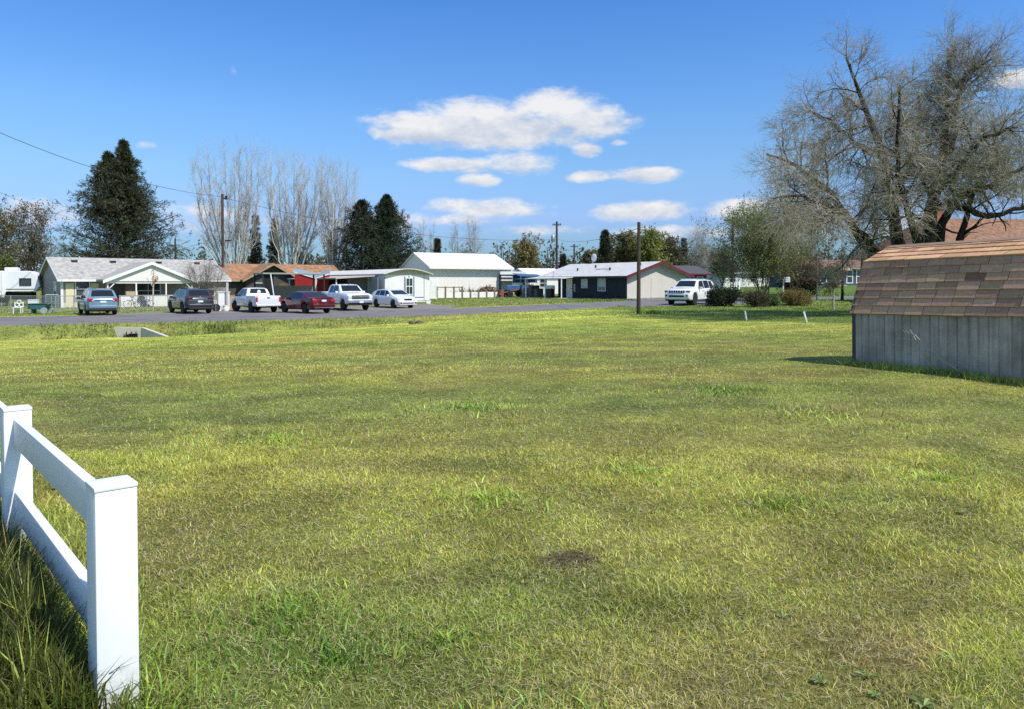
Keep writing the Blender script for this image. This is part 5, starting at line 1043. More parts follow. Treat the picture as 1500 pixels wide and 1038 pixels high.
for u, Y, h, lab in ((1071,92,1.0,'short white bollard behind the white suv, left of two'), (1082,92,1.5,'taller white bollard with a round top behind the white suv')):
    p = at(u, Y); single('white_bollard', MB().lathe([(.16,-.1),(.16,h*.7),(.09,h*.75),(.17,h*.85),(.12,h)], (0,0,0), 'z', 12), m_white, p, lab, 'bollard', 0, 50)
p = at(1146, 64); r = thing('mailbox_post', 'white leaning post with a small white box at its top by the budding bush', 'mailbox', p); part('post', MB().bar((0,0,-.1),(.12,0,1.75),.09,.09), m_white, r); part('box', MB().box(.2,.6,-.2,.2,1.5,1.95), m_white, r, None, .02)
# --- blue-grey house on the right
H11 = hroot('blue_grey_house', 'long blue grey house with white framed windows seen beyond the lawn left of the shed', 'house', (1168-CX)/F*104, 104, 8, -.1)
m_bl = M('blue_grey_siding', (.085,.115,.150), .75, .1, 1.5, ribs=('Z', .18, .35)); gable_walls(H11, 17, 8, 2.9, 1.1, m_bl); gable_roof(H11, 17, 8, 2.9, 1.1, .5, M('brown_roof', (.19,.115,.08), .9, .2, 2), M('tan_fascia', (.45,.33,.24), .8))
for x in (3.9, 7.9, 9.4, 13): window(H11, 'front', x, .75, .75, 1.75, mull=1, t=.14)
part('entry_gable', MB().prism([(4.8,2.45),(6.4,3.6),(8.0,2.45)], -.55, .3), M('peach_gable', (.62,.45,.34), .8), H11); part('porch_steps', MB().box(4.5,6.8,-1.2,-.02,-.4,.4), m_concrete, H11)
# --- big house with brick-orange roof behind the shed
H12 = hroot('orange_shingle_house', 'big house with speckled orange brown shingle roof and brick chimney behind the shed', 'house', (1372-CX)/F*50, 50, 6, -.1)
m_or2 = M('speckled_orange_shingle', (.27,.135,.075), .95, .5, 4, bump=.5, bscale=12, dirt=(.17,.11,.08)); L, D, he, ri = 15.0, 9.0, 3.7, 2.7
part('wall', MB().box(0, L, 0, D, -.8, he), M('tan_brick', (.30,.20,.14), .9, .2, 6), H12)
part('roof', MB().add([(-.5,-.5,he-.12),(L+.5,-.5,he-.12),(L+.5,D+.5,he-.12),(-.5,D+.5,he-.12),(2.2,D/2,he+ri),(L-2.2,D/2,he+ri)], [(0,1,5,4),(1,2,5),(2,3,4,5),(3,0,4),(0,3,2,1)]), m_or2, H12)
part('gutter', MB().box(-.56,L+.56,-.58,-.505,he-.24,he-.1), m_trim, H12)
part('chimney', MB().box(2.3,2.95,D/2-1.2,D/2-.6,he+1.3,he+3.3), M('brick_chimney', (.36,.14,.09), .9, .25, 8), H12); part('chimney_cap', MB().box(2.22,3.03,D/2-1.28,D/2-.52,he+3.302,he+3.42), m_concrete, H12)
for x in (3,7,11): window(H12, 'front', x, .9, 1.3, 1.3, mull=2)
# ------------------------------------------------------------------ trees
def tubes(P, R, sides):
    """P (N,K,3), R (N,K) -> verts, quads"""
    N, K, _ = P.shape
    Tn = np.gradient(P, axis=1); Tn /= np.linalg.norm(Tn, axis=2, keepdims=True)+1e-9
    ref = np.where(np.abs(Tn[:, :1, 2:3]) > .9, np.array([1., 0, 0]), np.array([0, 0, 1.]))
    U = np.cross(Tn, np.broadcast_to(ref, Tn.shape)); U /= np.linalg.norm(U, axis=2, keepdims=True)+1e-9; Vv = np.cross(Tn, U)
    a = np.arange(sides)*2*PI/sides
    V = P[:, :, None] + R[:, :, None, None]*(np.cos(a)[None, None, :, None]*U[:, :, None] + np.sin(a)[None, None, :, None]*Vv[:, :, None])
    idx = np.arange(N*K*sides).reshape(N, K, sides)
    A, B = idx[:, :-1], idx[:, 1:]
    Q = np.stack([A, np.roll(A, -1, 2), np.roll(B, -1, 2), B], -1).reshape(-1, 4)
    return V.reshape(-1, 3), Q
def branch(P, R, n, t0, t1, ang, asd, length, K, wob, trop, rr, fall=0.0, tip=.25, lenrel=False, tbias=1.0, flat=0):
    """n children along every parent polyline"""
    N, Kp, _ = P.shape; M_ = N*n
    par = np.repeat(np.arange(N), n); t = t0+(t1-t0)*((np.tile(np.arange(n), N)+rng.random(M_))/n)**tbias
    f = t*(Kp-1); i = np.minimum(f.astype(int), Kp-2); w = (f-i)[:, None]
    p = P[par, i]*(1-w)+P[par, i+1]*w; tg = P[par, i+1]-P[par, i]; pl = np.linalg.norm(np.diff(P, axis=1), axis=2).sum(1)[par]
    tg /= np.linalg.norm(tg, axis=1, keepdims=True)+1e-9; rp = R[par, i]*(1-w[:, 0])+R[par, i+1]*w[:, 0]
    q = rng.normal(size=(M_, 3)); q[:, 2] *= (1-flat); q -= (q*tg).sum(1, keepdims=True)*tg; q /= np.linalg.norm(q, axis=1, keepdims=True)+1e-9
    a = np.radians(rng.normal(ang, asd, M_))[:, None]; d = tg*np.cos(a)+q*np.sin(a)
    Lc = (pl if lenrel else 1.0)*length*(1-fall*t)*rng.uniform(.6, 1.25, M_)
    out = np.empty((M_, K, 3)); out[:, 0] = p; st = Lc/(K-1)
    for k in range(1, K):
        d = d + rng.normal(0, wob, (M_, 3)) + np.asarray(trop); d /= np.linalg.norm(d, axis=1, keepdims=True)+1e-9
        p = p + d*st[:, None]; out[:, k] = p
    r0 = rp*rr if np.isscalar(rr) and rr < 1 and rr > 0 and rr >= .05 else np.full(M_, rr)
    r0 = np.minimum(r0, rp*.9); return out, r0[:, None]*np.linspace(1, tip, K)[None]
def limb(pts, r0, r1, K=None, jit=0.0):
    """smooth polyline through traced points"""
    p = np.array([tuple(q) for q in pts], float); s = np.concatenate([[0], np.cumsum(np.linalg.norm(np.diff(p, axis=0), axis=1))]); K = K or 12
    u = np.linspace(0, s[-1], K); o = np.stack([np.interp(u, s, p[:, j]) for j in range(3)], -1)
    o[1:-1] = o[1:-1]*.6+(o[:-2]+o[2:])*.2; o[1:] += rng.normal(0, jit, (K-1, 3)); return o[None], np.linspace(r0, r1, K)[None]
def cards(P, n, size, aspect, up=.0, spread=.05, colr=None, t0=.1, var=.25, along_=0):
    """n leaf faces along every polyline"""
    N, K, _ = P.shape; M_ = N*n; par = np.repeat(np.arange(N), n); f = (t0+(1-t0)*rng.random(M_))*(K-1); i = np.minimum(f.astype(int), K-2); w = (f-i)[:, None]
    p = P[par, i]*(1-w)+P[par, i+1]*w + rng.normal(0, spread, (M_, 3)); tg = P[par, i+1]-P[par, i]; tg /= np.linalg.norm(tg, axis=1, keepdims=True)+1e-9
    d = rng.normal(size=(M_, 3))+tg*along_; d[:, 2] += up; d /= np.linalg.norm(d, axis=1, keepdims=True); s = np.cross(d, rng.normal(size=(M_, 3))); s /= np.linalg.norm(s, axis=1, keepdims=True)+1e-9
    L = size*rng.uniform(.6, 1.35, M_)[:, None]; W_ = L*aspect
    V = np.stack([p, p+d*L*.5+s*W_*.5, p+d*L, p+d*L*.5-s*W_*.5], 1).reshape(-1, 3); Q = np.arange(4*M_).reshape(-1, 4)
    c = np.asarray(colr)[rng.integers(0, len(colr), M_)]*rng.normal(1, var, (M_, 1)).clip(.4, 1.8)
    return V, Q, np.repeat(c, 4, 0)
class TM:
    """gathers tubes and leaves of one part"""
    def __init__(s): s.V = []; s.Q = []; s.C = []; s.n = 0
    def put(s, V, Q, c):
        s.V.append(V); s.Q.append(Q+s.n); s.n += len(V); s.C.append(np.broadcast_to(np.asarray(c, float), (len(V), 3)) if np.ndim(c) < 2 else c); return s
    def wood(s, PR, sides, c, var=.18):
        V, Q = tubes(PR[0], PR[1], sides); k = V.shape[0]//PR[0].shape[0]
        cc = np.repeat(np.asarray(c)[None]*rng.normal(1, var, (PR[0].shape[0], 1)).clip(.5, 1.6), k, 0); return s.put(V, Q, cc)
    def build(s, name, mat, parent, smooth=False): return link(name, np_mesh(name, np.concatenate(s.V), [np.concatenate(s.Q)], np.concatenate(s.C), smooth), mat, parent)
m_bark = M_attr('bark', .95, 0, .1, 7, .35); m_twig = M_attr('twig', .9, 0, .15); m_leaf = M_attr('leaf', .65, .30, .25); m_needle = M_attr('needle', .7, .12, .2)
Zc = lambda *a: np.array(a, float)
def local(root, q): return Vector(q)-root.location
def cat(*PR): return np.concatenate([p for p, r in PR]), np.concatenate([r for p, r in PR])

# --- the big bare willow behind the shed
Yw = 33.0; WP = lambda u, v, dy=0: tuple(ptv(u, v, Yw+dy))
bw = at(1330, Yw); willow = thing('bare_willow', 'huge bare willow with dark leaning trunks and a dense grey twig crown above the shed', 'tree', bw)
lo = lambda pts: [tuple(Vector(p)-bw) for p in pts]
big = []
for pts, r0, r1 in [([WP(1318,468),WP(1300,410),WP(1281,372),WP(1260,356),WP(1224,291),WP(1190,262),WP(1160,240,-1),WP(1122,226,-1.5)], .30, .05),
                    ([WP(1338,468,.5),WP(1322,400,.5),WP(1304,310,.5),WP(1294,250,.3),WP(1288,214),WP(1268,170),WP(1251,124),WP(1236,88)], .45, .05),
                    ([WP(1350,468,.8),WP(1352,380,.8),WP(1362,300,.8),WP(1384,228,.6),WP(1377,180,.6),WP(1386,130,.4),WP(1384,74,.4)], .50, .05),
                    ([WP(1385,228,.6),WP(1394,180),WP(1402,128),WP(1420,105,-.6),WP(1448,88,-1)], .24, .04),
                    ([WP(1368,468,1.2),WP(1372,345,1.2),WP(1390,300,1),WP(1414,276,.8),WP(1447,279,.5),WP(1480,250,.2),WP(1515,232,0)], .38, .06),
                    ([WP(1398,468,1.5),WP(1402,380,1.2),WP(1408,330,1),WP(1428,280,.8),WP(1450,215,1.5),WP(1462,190,2)], .24, .05),
                    ([WP(1300,300,.5),WP(1330,250,2),WP(1345,190,3.5),WP(1340,140,4.5)], .22, .05),
                    ([WP(1284,372,0),WP(1250,330,-1.5),WP(1210,300,-3),WP(1170,285,-4),WP(1130,290,-5)], .2, .04),
                    ([WP(1362,300,.8),WP(1410,235,-1.2),WP(1440,200,-2.6),WP(1490,190,-3.6)], .2, .05),
                    ([WP(1290,230,0),WP(1255,215,2),WP(1215,180,3.4),WP(1180,165,4)], .2, .05),
                    ([WP(1350,380,.8),WP(1330,320,-1.6),WP(1315,260,-3),WP(1310,190,-3.6),WP(1312,130,-3.6)], .22, .05),
                    ([WP(1390,300,1),WP(1450,320,2),WP(1510,300,3),WP(1560,260,3.5)], .2, .05)]:
    big.append(limb(lo(pts), r0*.86, r1*.8, 14, .05))
t_ = TM(); wc = (.032,.026,.022)
for b in big: t_.wood(b, 9, wc, .1)
B1 = cat(*big)
b2 = branch(*B1, 12, .28, 1, 50, 16, 2.6, 8, .16, (0,0,.0), .42, .42)
b2b = branch(*B1, 7, .35, 1, 70, 18, 1.8, 7, .2, (0,0,-.02), .3, .2)
t_.wood(b2, 5, wc, .12); t_.wood(b2b, 5, wc, .12); t_.build('trunk', m_bark, willow, True)
def prune(PR):
    """the low right side of the willow is pruned clear of the neighbour's roof"""
    m = PR[0].mean(1); k = ~((m[:, 2] < 4.9) & (m[:, 0] > 18.7-bw.x)); return PR[0][k], PR[1][k]
b2, b2b = prune(b2), prune(b2b)
c_ = TM(); b2b2 = (np.stack([np.stack([np.interp(np.linspace(0, 6, 8), np.arange(7), q[:, j]) for j in range(3)], -1) for q in b2b[0]]), np.stack([np.interp(np.linspace(0, 6, 8), np.arange(7), q) for q in b2b[1]]))
gr = (.32,.28,.23); olv = (.33,.30,.22)
for bb, n3 in ((b2, 9), (b2b, 8)):
    b3 = prune(branch(*bb, n3, .15, 1, 45, 18, 1.3, 6, .18, (0,0,.01), .020, .25, tip=.4)); c_.wood(b3, 4, gr)
    b4 = branch(*b3, 6, .1, 1, 38, 18, .8, 4, .22, (0,0,-.02), .014, .2, tip=.4); c_.wood(b4, 3, gr)
    b5 = branch(*b4, 3, .1, 1, 35, 20, .5, 3, .25, (0,0,-.03), .0100, .1, tip=.5); c_.wood(b5, 3, olv)
hang = prune(branch(*b2b2, 5, .2, 1, 80, 25, 1.9, 8, .12, (0,0,-.30), .010, .1, tip=.5)); c_.wood(hang, 3, (.20,.17,.11)); h2 = branch(*hang, 7, .1, 1, 40, 20, .5, 4, .2, (0,0,-.15), .006, 0, tip=.5); c_.wood(h2, 3, (.19,.165,.10))
c_.build('crown', m_twig, willow)

# --- generic bare or budding tree
def bare_tree(u, Y, vtop, label, width=6.0, stems=1, group=None, col=(.22,.19,.15), twig=(.26,.23,.19), upright=.06, n1=12, n2=7, n3=5, leaves=None, name='bare_tree', spread=.25, r=.16, leafsize=.1, leafn=3, t0=.22, ang=42, clear=None, tw=1.0, z0=0.0, l4=None, parts=True):
    b = at(u, Y, z0); h = (EYE+(HV-vtop)/F*Y)-b.z; root = thing(name, label, 'tree' if h > 2.6 else 'shrub', b, 0, group)
    st = []
    for k in range(stems):
        a = rng.random()*2*PI if stems > 1 else 0; a = 2*PI*k/stems+rng.normal(0, .3); s = spread*width*rng.uniform(.5, 1.0)*(stems > 1); hh = h*rng.uniform(.82, 1.0) if stems > 1 else h
        if stems > 1 and k == 0: hh = h; s *= .3
        pts = [(rng.normal(0, .12)*(stems > 1), rng.normal(0, .12)*(stems > 1), -.15), (math.cos(a)*s*.35, math.sin(a)*s*.35, hh*.3), (math.cos(a)*s*.75, math.sin(a)*s*.75, hh*.62), (math.cos(a)*s, math.sin(a)*s, hh*.95)]
        st.append(limb(pts, r/(stems**.4)*rng.uniform(.8, 1.1), .015, 12, .012*h/4))
    S = cat(*st); ln = width*.40
    t = TM().wood(S, 7, col, .08)
    b2 = branch(*S, n1, t0, .97, ang, 12, ln, 7, .13, (0,0,upright), .5, .55 if stems == 1 else .4)
    t.wood(b2, 5, col, .1); t.build('trunk', m_bark, root, True)
    c = TM(); k = Y/60
    b3 = branch(*b2, n2, .15, 1, 42, 14, ln*.5, 5, .16, (0,0,upright*.8), .012*tw*max(1, k), .35, tip=.45); c.wood(b3, 4, twig)
    b4 = branch(*b3, n3, .1, 1, 38, 16, ln*.27, 4, .2, (0,0,upright*.6), .0075*tw*max(1, k), .2, tip=.5); c.wood(b4, 3, twig)
    if leaves is not None: c.put(*cards(b4[0], leafn, leafsize, .6, .2, .06, leaves))
    c.build('crown', m_leaf if leaves is not None else m_twig, root); return root
# --- poplars: clumps of long vase-shaped bare stems
def poplar(u, Y, tops, label, group='bare poplars behind the parked cars', low=()):
    b = at(u, Y); root = thing('bare_poplar', label, 'tree', b, 0, group); col = (.50,.47,.42); tw = (.46,.43,.38); t = TM(); c = TM(); st = []
    for (ut, vt, dy) in tops:
        q = ptv(ut, vt, Y+dy)-b; st.append(limb([(rng.normal(0,.4), rng.normal(0,.3), -.2), (q.x*.45, q.y*.4, q.z*.30), (q.x*.86, q.y*.8, q.z*.62), (q.x, q.y, q.z)], .17, .02, 14, .05))
    S = cat(*st); t.wood(S, 6, col, .1)
    b2 = branch(*S, 20, .28, .98, 27, 9, 3.5, 7, .06, (0,0,.13), .32, .45); t.wood(b2, 4, col, .1)
    for (ut, vt, dy) in low:
        q = ptv(ut, vt, Y+dy)-b; l_ = limb([(0,0,.3), (q.x*.5, q.y*.5, q.z*.5), (q.x, q.y, q.z)], .13, .02, 10, .08); t.wood(l_, 5, col); b_ = branch(*l_, 9, .3, 1, 45, 15, 2.2, 6, .15, (0,0,.06), .3, .4); t.wood(b_, 4, col); c.wood(branch(*b_, 6, .2, 1, 40, 15, .9, 4, .2, (0,0,.03), .02, .3), 3, tw)
    t.build('trunk', m_bark, root, True)
    b3 = branch(*b2, 9, .15, 1, 28, 10, 1.4, 5, .10, (0,0,.10), .024, .35, tip=.45); c.wood(b3, 3, tw); b4 = branch(*b3, 4, .2, 1, 30, 10, .8, 4, .12, (0,0,.08), .020, .2, tip=.5); c.wood(b4, 3, tw)
    c.build('crown', m_twig, root)
poplar(348, 97, [(292,228,0),(306,222,2),(318,240,-1.5),(331,212,0),(345,226,2),(352,216,-1),(364,228,-1),(372,215,1),(381,232,0),(286,245,1)], 'leftmost clump of bare pale poplars, tallest stems, behind the bracket utility pole', low=[(280,330,-2),(300,350,2)])
poplar(425, 100, [(398,225,0),(409,232,2),(432,238,-1),(440,246,1),(420,228,2),(391,236,1),(446,236,-2),(452,252,0),(466,244,2),(474,240,-1)], 'middle clump of bare pale poplars fanning out over the orange roof', low=[(455,330,2),(392,320,-2)])
poplar(486, 98, [(470,242,0),(481,240,1),(488,250,-1),(500,248,1),(510,246,-1),(521,262,1),(493,262,2)], 'rightmost clump of bare pale poplars beside the dark pines', low=[(545,325,0),(535,348,-2)])

# --- conifers
def conifer(u, Y, vtop, halfw, label, name='dark_spruce', tops=None, cols=None, droop=-.02, prof=1.0, dens=1.0, group=None, size=.42, top_round=.0, lowb=.9):
    b = at(u, Y); h = (EYE+(HV-vtop)/F*Y)-b.z; root = thing(name, label, 'tree', b, 0, group); W_ = halfw/F*Y
    cols = cols or [(.055,.072,.036),(.070,.080,.040),(.095,.085,.048),(.038,.050,.028)]
    t = TM(); st = [limb([(0,0,-.3),(0,0,h*.5),(0,0,h)], .02*h, .03, 16, .02)]
    for (ut, vt, fr) in (tops or []):
        q = ptv(ut, vt, Y+.5)-b; st.append(limb([(q.x*.15, 0, h*fr), (q.x*.7, .2, h*fr+(q.z-h*fr)*.4), (q.x, .3, q.z)], .014*h, .03, 16, .02))
    for s in st: t.wood(s, 7, (.07,.055,.045))
    c = TM(); N = []
    for j, s in enumerate(st):
        n = int((130 if j == 0 else 60)*dens); z0 = .03 if j == 0 else .15
        tt_ = np.sort(z0+(1-z0)*rng.random(n)**lowb); f = tt_*15; i = np.minimum(f.astype(int), 14); w = (f-i)[:, None]; p = s[0][0][i]*(1-w)+s[0][0][i+1]*w
        pr = (1-tt_)**prof*(1-top_round)+np.sqrt(np.clip(1-tt_**2, 0, 1))*top_round; L = W_*(1 if j == 0 else .62)*pr*rng.uniform(.45, 1.18, n)+.15
        a = np.arange(n)*2.399+rng.normal(0, .3, n); K = 7; d = np.stack([np.cos(a), np.sin(a), rng.normal(.12, .12, n)+.5*tt_], -1); o = np.empty((n, K, 3)); o[:, 0] = p
        for k in range(1, K): d = d+np.array([0,0,droop+.035*(k > 3)])+rng.normal(0, .05, (n, 3)); d /= np.linalg.norm(d, axis=1, keepdims=True); p = p+d*(L/(K-1))[:, None]; o[:, k] = p
        N.append((o, np.linspace(.05, .012, K)[None]*np.ones((n, 1))))
    Bq = cat(*N); t.wood(Bq, 3, (.06,.048,.04)); t.build('trunk', m_bark, root, True)
    b2 = branch(*Bq, 9, .10, 1, 54, 14, .36, 4, .12, (0,0,-.05), .012, .45, lenrel=True); b2 = (b2[0], b2[1])
    c.put(*cards(b2[0], 13, size, .13, -.15, .03, cols, .05, .3, 2.2)); c.put(*cards(Bq[0], 26, size, .13, -.1, .03, cols, .12, .3, 2.2))
    c.build('crown', m_needle, root); return root
conifer(184, 84, 210, 122, 'big dark two topped spruce towering over the grey shingle roof', tops=[(162,228,.45)], prof=1.08, droop=-.02, dens=3.8, size=.44, lowb=1.35)
conifer(567, 95, 290, 96, 'dense dark cone shaped evergreen behind the carport awning', 'dark_evergreen', cols=[(.028,.048,.024),(.038,.058,.028),(.050,.060,.030)], prof=1.0, dens=2.2, size=.42, droop=.02)
conifer(530, 97, 298, 66, 'brownish dark pine just left of the cone shaped evergreen', 'dark_pine', cols=[(.045,.045,.026),(.060,.050,.030),(.034,.040,.022)], prof=.85, dens=1.3, top_round=.25, size=.45)
conifer(375, 106, 317, 16, 'slim olive spruce behind the leftmost poplar clump', 'slim_spruce', cols=[(.07,.065,.04),(.055,.06,.035)], prof=.8, dens=.7)
conifer(403, 108, 324, 17, 'slim green spruce between the poplar clumps', 'slim_spruce', cols=[(.045,.06,.032),(.06,.065,.036)], prof=.8, dens=.7)
conifer(486, 110, 342, 14, 'small brown spruce behind the rightmost poplar clump', 'slim_spruce', cols=[(.07,.055,.035),(.055,.05,.03)], prof=.8, dens=.6)
conifer(439, 108, 372, 18, 'low dark bushy spruce at the foot of the middle poplar clump', 'slim_spruce', cols=[(.035,.045,.025),(.045,.05,.03)], prof=.6, dens=.7)
conifer(641, 128, 350, 9, 'small distant dark spruce tip above the white metal roof', 'slim_spruce', prof=.8, dens=.5, size=.5)
conifer(825, 108, 374, 9, 'small dark spruce tip behind the roof with the satellite dish', 'slim_spruce', prof=.8, dens=.5, size=.4)
conifer(886, 118, 340, 15, 'dark pointed spruce over the middle of the navy house roof', 'dark_spruce', prof=.75, dens=.9, size=.5)
conifer(913, 130, 348, 8, 'small dark spruce tip inside the olive trees behind the navy house', 'slim_spruce', prof=.8, dens=.5, size=.5)
conifer(1001, 135, 352, 10, 'small dark spruce tip left of the tall bare tree', 'slim_spruce', prof=.8, dens=.5, size=.5)
# --- loose broadleaf trees in bud, and bare ones
brn = [(.17,.125,.07),(.20,.15,.085),(.13,.115,.06),(.11,.10,.055)]
bare_tree(48, 96, 304, 'brown budding tree behind the travel trailer, the larger of two', 9, 5, None, (.13,.10,.08), (.18,.14,.10), .05, 14, 8, 5, brn, 'budding_tree', leafsize=.22, leafn=2)
bare_tree(2, 92, 312, 'brown green budding tree cut by the left edge of the picture', 8, 4, None, (.13,.10,.08), (.18,.14,.09), .05, 13, 8, 5, [(.15,.13,.05),(.19,.16,.07),(.12,.11,.05)], 'budding_tree', leafsize=.24, leafn=3)
bare_tree(93, 118, 352, 'faint grey tree between the brown tree and the big spruce', 6, 3, None, (.2,.18,.16), (.24,.22,.18), .05, 10, 6, 4, None, 'bare_tree', tw=1.2)
bare_tree(8, 70, 378, 'yellow green bush behind the trailer roof at the left edge', 3, 4, None, (.13,.10,.08), (.16,.15,.06), .05, 9, 6, 4, [(.16,.17,.04),(.12,.14,.04)], 'green_bush', leafsize=.18, leafn=4)
bare_tree(618, 140, 316, 'slim upright bare tree above the left end of the white metal roof', 4.5, 3, None, (.34,.31,.28), (.36,.33,.30), .14, 14, 8, 5, None, 'bare_tree', tw=1.5, ang=26)
bare_tree(634, 142, 322, 'slim bare tree just right of another slim one above the metal roof', 4, 3, None, (.34,.31,.28), (.36,.33,.30), .14, 14, 8, 5, None, 'bare_tree', tw=1.5, ang=26)
bare_tree(669, 130, 322, 'bare round tree above the middle of the white metal roof, left of a wider one', 6, 2, None, (.24,.21,.18), (.34,.31,.27), .08, 14, 8, 6, None, 'bare_tree', tw=1.5)
bare_tree(694, 130, 318, 'wider bare tree spreading above the middle of the white metal roof', 8, 3, None, (.24,.21,.18), (.34,.31,.27), .06, 14, 8, 6, None, 'bare_tree', tw=1.5)
bare_tree(773, 112, 356, 'round amber budding tree behind the grey outbuilding', 6.5, 5, None, (.17,.13,.09), (.26,.21,.12), .05, 13, 7, 4, [(.28,.21,.08),(.22,.18,.07),(.30,.25,.10)], 'budding_tree', leafsize=.26, leafn=5)
olive = [(.19,.18,.07),(.22,.20,.085),(.15,.15,.06)]
for u, Y, vt, w_, lab, lv in [(912,128,347,7,'olive leafing tree right behind the pointed dark spruce',olive), (935,132,349,8,'olive leafing tree behind the timber post, middle of the green trees',olive), (955,126,346,9,'yellow green leafing tree above the cream gable',[(.26,.27,.06),(.21,.23,.05),(.29,.28,.09)]), (980,134,358,8,'dull olive tree behind the right slope of the cream gable',[(.11,.11,.05),(.14,.125,.06)]), (868,128,372,5,'thin brown shrub tree left of the pointed dark spruce',[(.22,.19,.10),(.18,.15,.08)])]:
    bare_tree(u, Y, vt, lab, w_, 4, None, (.14,.11,.08), (.17,.15,.09), .04, 13, 8, 5, lv, 'leafing_tree', leafsize=.34, leafn=4)
bare_tree(1025, 105, 332, 'tall rounded bare tree rising behind the white suv', 8, 4, None, (.26,.23,.20), (.30,.27,.22), .09, 15, 8, 6, None, 'bare_tree', tw=1.4, ang=34)
bare_tree(1058, 118, 372, 'dull low tree between the bare tree and the budding bush tree', 7, 4, None, (.12,.10,.08), (.14,.125,.08), .04, 12, 7, 4, [(.10,.10,.05),(.13,.12,.06)], 'leafing_tree', leafsize=.26, leafn=3)
# the multi stemmed budding bush tree right of the white suv
bare_tree(1119, 60, 314, 'wide multi stemmed tree in small green bud right of the white suv', 8.6, 12, None, (.075,.060,.050), (.15,.125,.085), .04, 13, 8, 5, [(.23,.28,.075),(.28,.30,.10),(.17,.21,.06),(.22,.20,.09)], 'budding_bush_tree', spread=.45, r=.13, leafsize=.12, leafn=6, t0=.18)
bare_tree(1165, 70, 345, 'brown twiggy shrub tree between the bush tree and the clipped tree', 6.5, 7, None, (.09,.07,.055), (.17,.13,.08), .03, 12, 7, 5, [(.16,.13,.06),(.19,.13,.07)], 'budding_tree', spread=.4, r=.1, leafsize=.10, leafn=2)
bare_tree(1221, 43, 386, 'small clipped brown tree with a pale slim trunk in front of the blue grey house', 2.3, 1, None, (.32,.28,.23), (.20,.155,.105), -.06, 22, 9, 6, [(.17,.13,.07),(.20,.15,.08)], 'clipped_tree', r=.075, leafsize=.06, leafn=2, t0=.42, ang=60)
bare_tree(1197, 61, 372, 'thin leaning ornamental tree left of the clipped brown tree', 3.0, 1, None, (.30,.26,.22), (.19,.15,.10), .0, 18, 8, 5, [(.17,.13,.07)], 'clipped_tree', r=.09, leafsize=.07, leafn=1, t0=.4, ang=55)
bare_tree(1234, 60, 372, 'slender dark trunked tree beside the far windows of the blue grey house', 2.4, 1, None, (.045,.038,.032), (.12,.10,.08), .02, 14, 6, 4, None, 'bare_tree', r=.13, t0=.55)
def shrub(u, Y, vtop, w_, label, leaves, name='shrub', ls=.09, ln=4, stems=9, up=.02, n1=9, group=None, col=(.10,.08,.06), tw_=(.12,.10,.07)):
    return bare_tree(u, Y, vtop, label, w_, stems, group, col, tw_, up, n1, 6, 4, leaves, name, spread=.38, r=.05, leafsize=ls, leafn=ln, t0=.12)
dk = [(.020,.034,.016),(.030,.042,.020),(.04,.045,.024)]
shrub(1183, 76, 396, 3.8, 'dark evergreen shrub mass in front of the blue grey house', dk, 'evergreen_shrub', .16, 6); shrub(1167, 78, 398, 3.4, 'dark evergreen shrub left of the larger dark shrub mass', dk, 'evergreen_shrub', .16, 6)
shrub(1062, 49, 434, 2.6, 'dark low evergreen shrub at the tail of the white suv', dk, 'evergreen_shrub', .11, 3)
shrub(1106, 48, 435, 2.0, 'olive brown rounded shrub at the foot of the budding bush tree', [(.09,.08,.045),(.12,.095,.06),(.08,.08,.04)], 'olive_shrub', .09, 2)
yl = [(.40,.30,.04),(.30,.22,.04),(.16,.13,.05),(.13,.11,.05),(.14,.12,.05)]
shrub(1158, 52, 434, 2.0, 'yellow flowering shrub on the lawn, left of two', yl, 'flowering_shrub', .06, 2, up=.0, stems=12); shrub(1170, 50.5, 435, 1.9, 'yellow flowering shrub on the lawn, right of two', yl, 'flowering_shrub', .07, 3, up=.0)
shrub(1128, 50, 440, 1.2, 'low green clump beside the yellow flowering shrubs', [(.09,.14,.04),(.12,.17,.05)], 'green_clump', .1, 5)
# bush and small tree before the porch house
shrub(300, 58.2, 386, 3.6, 'bare grey brown bush spreading in front of the right half of the porch house', None, 'bare_bush', stems=14, up=.07, n1=12, col=(.12,.10,.085), tw_=(.20,.175,.145))
p = at(224, 55.4); r = thing('pruned_sapling', 'pruned sapling with pale forked stem and orange leaf tip before the porch', 'tree', p)
part('trunk', MB().tube([(0,0,-.1),(.02,0,1.5),(.03,0,2.0)], .055, 7).tube([(.02,0,1.75),(-.25,0,2.15),(-.5,.05,2.45)], .035, 6).tube([(.03,0,1.9),(.22,0,2.2),(.4,0,2.5)], .035, 6).tube([(.03,0,1.95),(.05,0,2.5),(.08,0,3.05)], .035, 6), M('sapling_bark', (.52,.44,.34), .9, .15, 4), r)
tm = TM(); st = cat(limb([(.03,0,2.0),(.08,0,3.1)],.02,.01,6), limb([(.1,0,2.1),(.3,0,2.5)],.02,.01,6)); tm.put(*cards(st[0], 60, .12, .6, .3, .08, [(.45,.22,.06),(.40,.25,.10),(.5,.3,.12)], .0)); tm.build('crown', m_leaf, r)
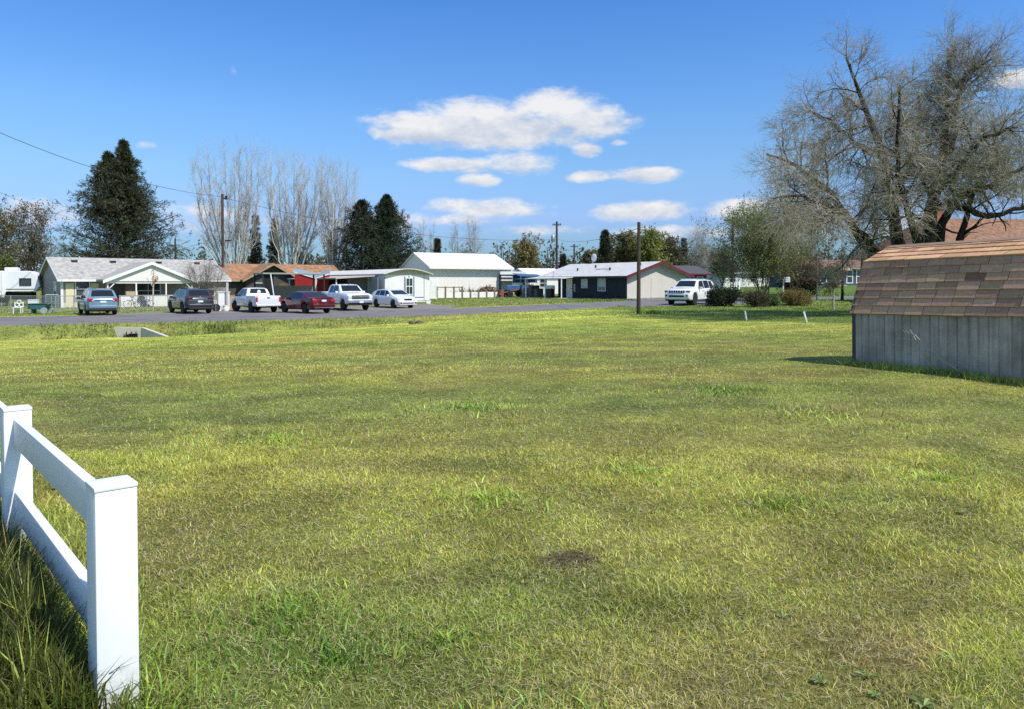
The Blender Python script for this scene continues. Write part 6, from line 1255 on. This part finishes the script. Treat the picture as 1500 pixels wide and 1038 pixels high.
# yucca-like plants and a brush heap before the metal building
def spiky(u, Y, h, n, label, cols, name='spiky_plant'):
    b = at(u, Y); root = thing(name, label, 'plant', b); a = rng.random(n)*2*PI; e = rng.uniform(.3, 1.3, n); d = np.stack([np.cos(a)*np.cos(e), np.sin(a)*np.cos(e), np.sin(e)], -1); L = h*rng.uniform(.6, 1.1, n)[:, None]
    s = np.stack([-np.sin(a), np.cos(a), 0*a], -1)*.05; p = rng.normal(0, .12, (n, 3))*np.array([1,1,0]); V = np.stack([p-s, p+s, p+d*L*.6+s*.8, p+d*L, p+d*L*.6-s*.8], 1).reshape(-1, 3); i = 5*np.arange(n)
    c = np.repeat(np.asarray(cols)[rng.integers(0, len(cols), n)]*rng.normal(1,.2,(n,1)), 5, 0); tm = TM(); link('leaf_rosette', np_mesh('leaf_rosette', V, [np.stack([i, i+1, i+2, i+4], -1), np.stack([i+4, i+2, i+3], -1)], c), m_leaf, root)
    part('stem', MB().cyl((0,0,-.1),(0,0,.4),.07,6), m_plank, root)
for u, h, lab in ((665,1.0,'spiky grey green plant behind the board fence, leftmost of four'), (677,1.5,'tall spiky plant behind the board fence, second of four'), (686,1.6,'tallest spiky plant behind the board fence'), (695,1.2,'spiky plant behind the board fence, rightmost of four')): spiky(u, 82.5, h, 46, lab, [(.12,.15,.09),(.20,.20,.13),(.28,.26,.18)])
b = at(715, 84); hp = thing('brush_heap', 'brown heap of dry brush behind the right half of the board fence', 'heap', b, .4)
n = 900; a = rng.random(n)*2*PI; q = np.sqrt(rng.random(n)); P0 = np.stack([np.cos(a)*q*2.0, np.sin(a)*q*.8, 1.35*(1-q**1.6)*rng.random(n)**.5], -1); dd = rng.normal(size=(n,3))*np.array([1,1,.35]); dd /= np.linalg.norm(dd, axis=1, keepdims=True); Pq = P0[:, None]+dd[:, None]*np.linspace(-.35, .35, 3)[None, :, None]; Pq[..., 2] = np.maximum(Pq[..., 2], .02)
TM().wood((Pq, np.full((n,3), .03)), 3, (.22,.15,.10), .35).build('brushwood', m_twig, hp)
# --- far wood line that closes the gaps between the houses: nobody could count it
tm = TM(); n = 420; az_ = rng.uniform(-.78, .78, n); Yv = rng.uniform(165, 260, n); xx = np.tan(az_)*Yv; hh_ = rng.uniform(5.0, 9.5, n)*(.7+.6*fbm(xx*.03, Yv*.03, 91, 3)); zz = G(xx, Yv)
K = 5; st = np.stack([xx, Yv, zz-.3], -1)[:, None]+np.linspace(0, 1, K)[None, :, None]*np.stack([rng.normal(0,.4,n), rng.normal(0,.4,n), hh_], -1)[:, None]
S = (st, np.linspace(.22, .06, K)[None]*np.ones((n,1))); tm.wood(S, 4, (.10,.085,.07)); b2 = branch(*S, 12, .08, 1, 52, 15, .52, 5, .15, (0,0,.06), .5, .4, lenrel=True); tm.wood(b2, 3, (.16,.135,.11))
tm.put(*cards(b2[0], 7, .85, .55, .1, .5, [(.13,.115,.075),(.10,.105,.06),(.16,.13,.09),(.085,.09,.055)], .0)); tag(tm.build('far_wood', m_leaf, None), kind='stuff')
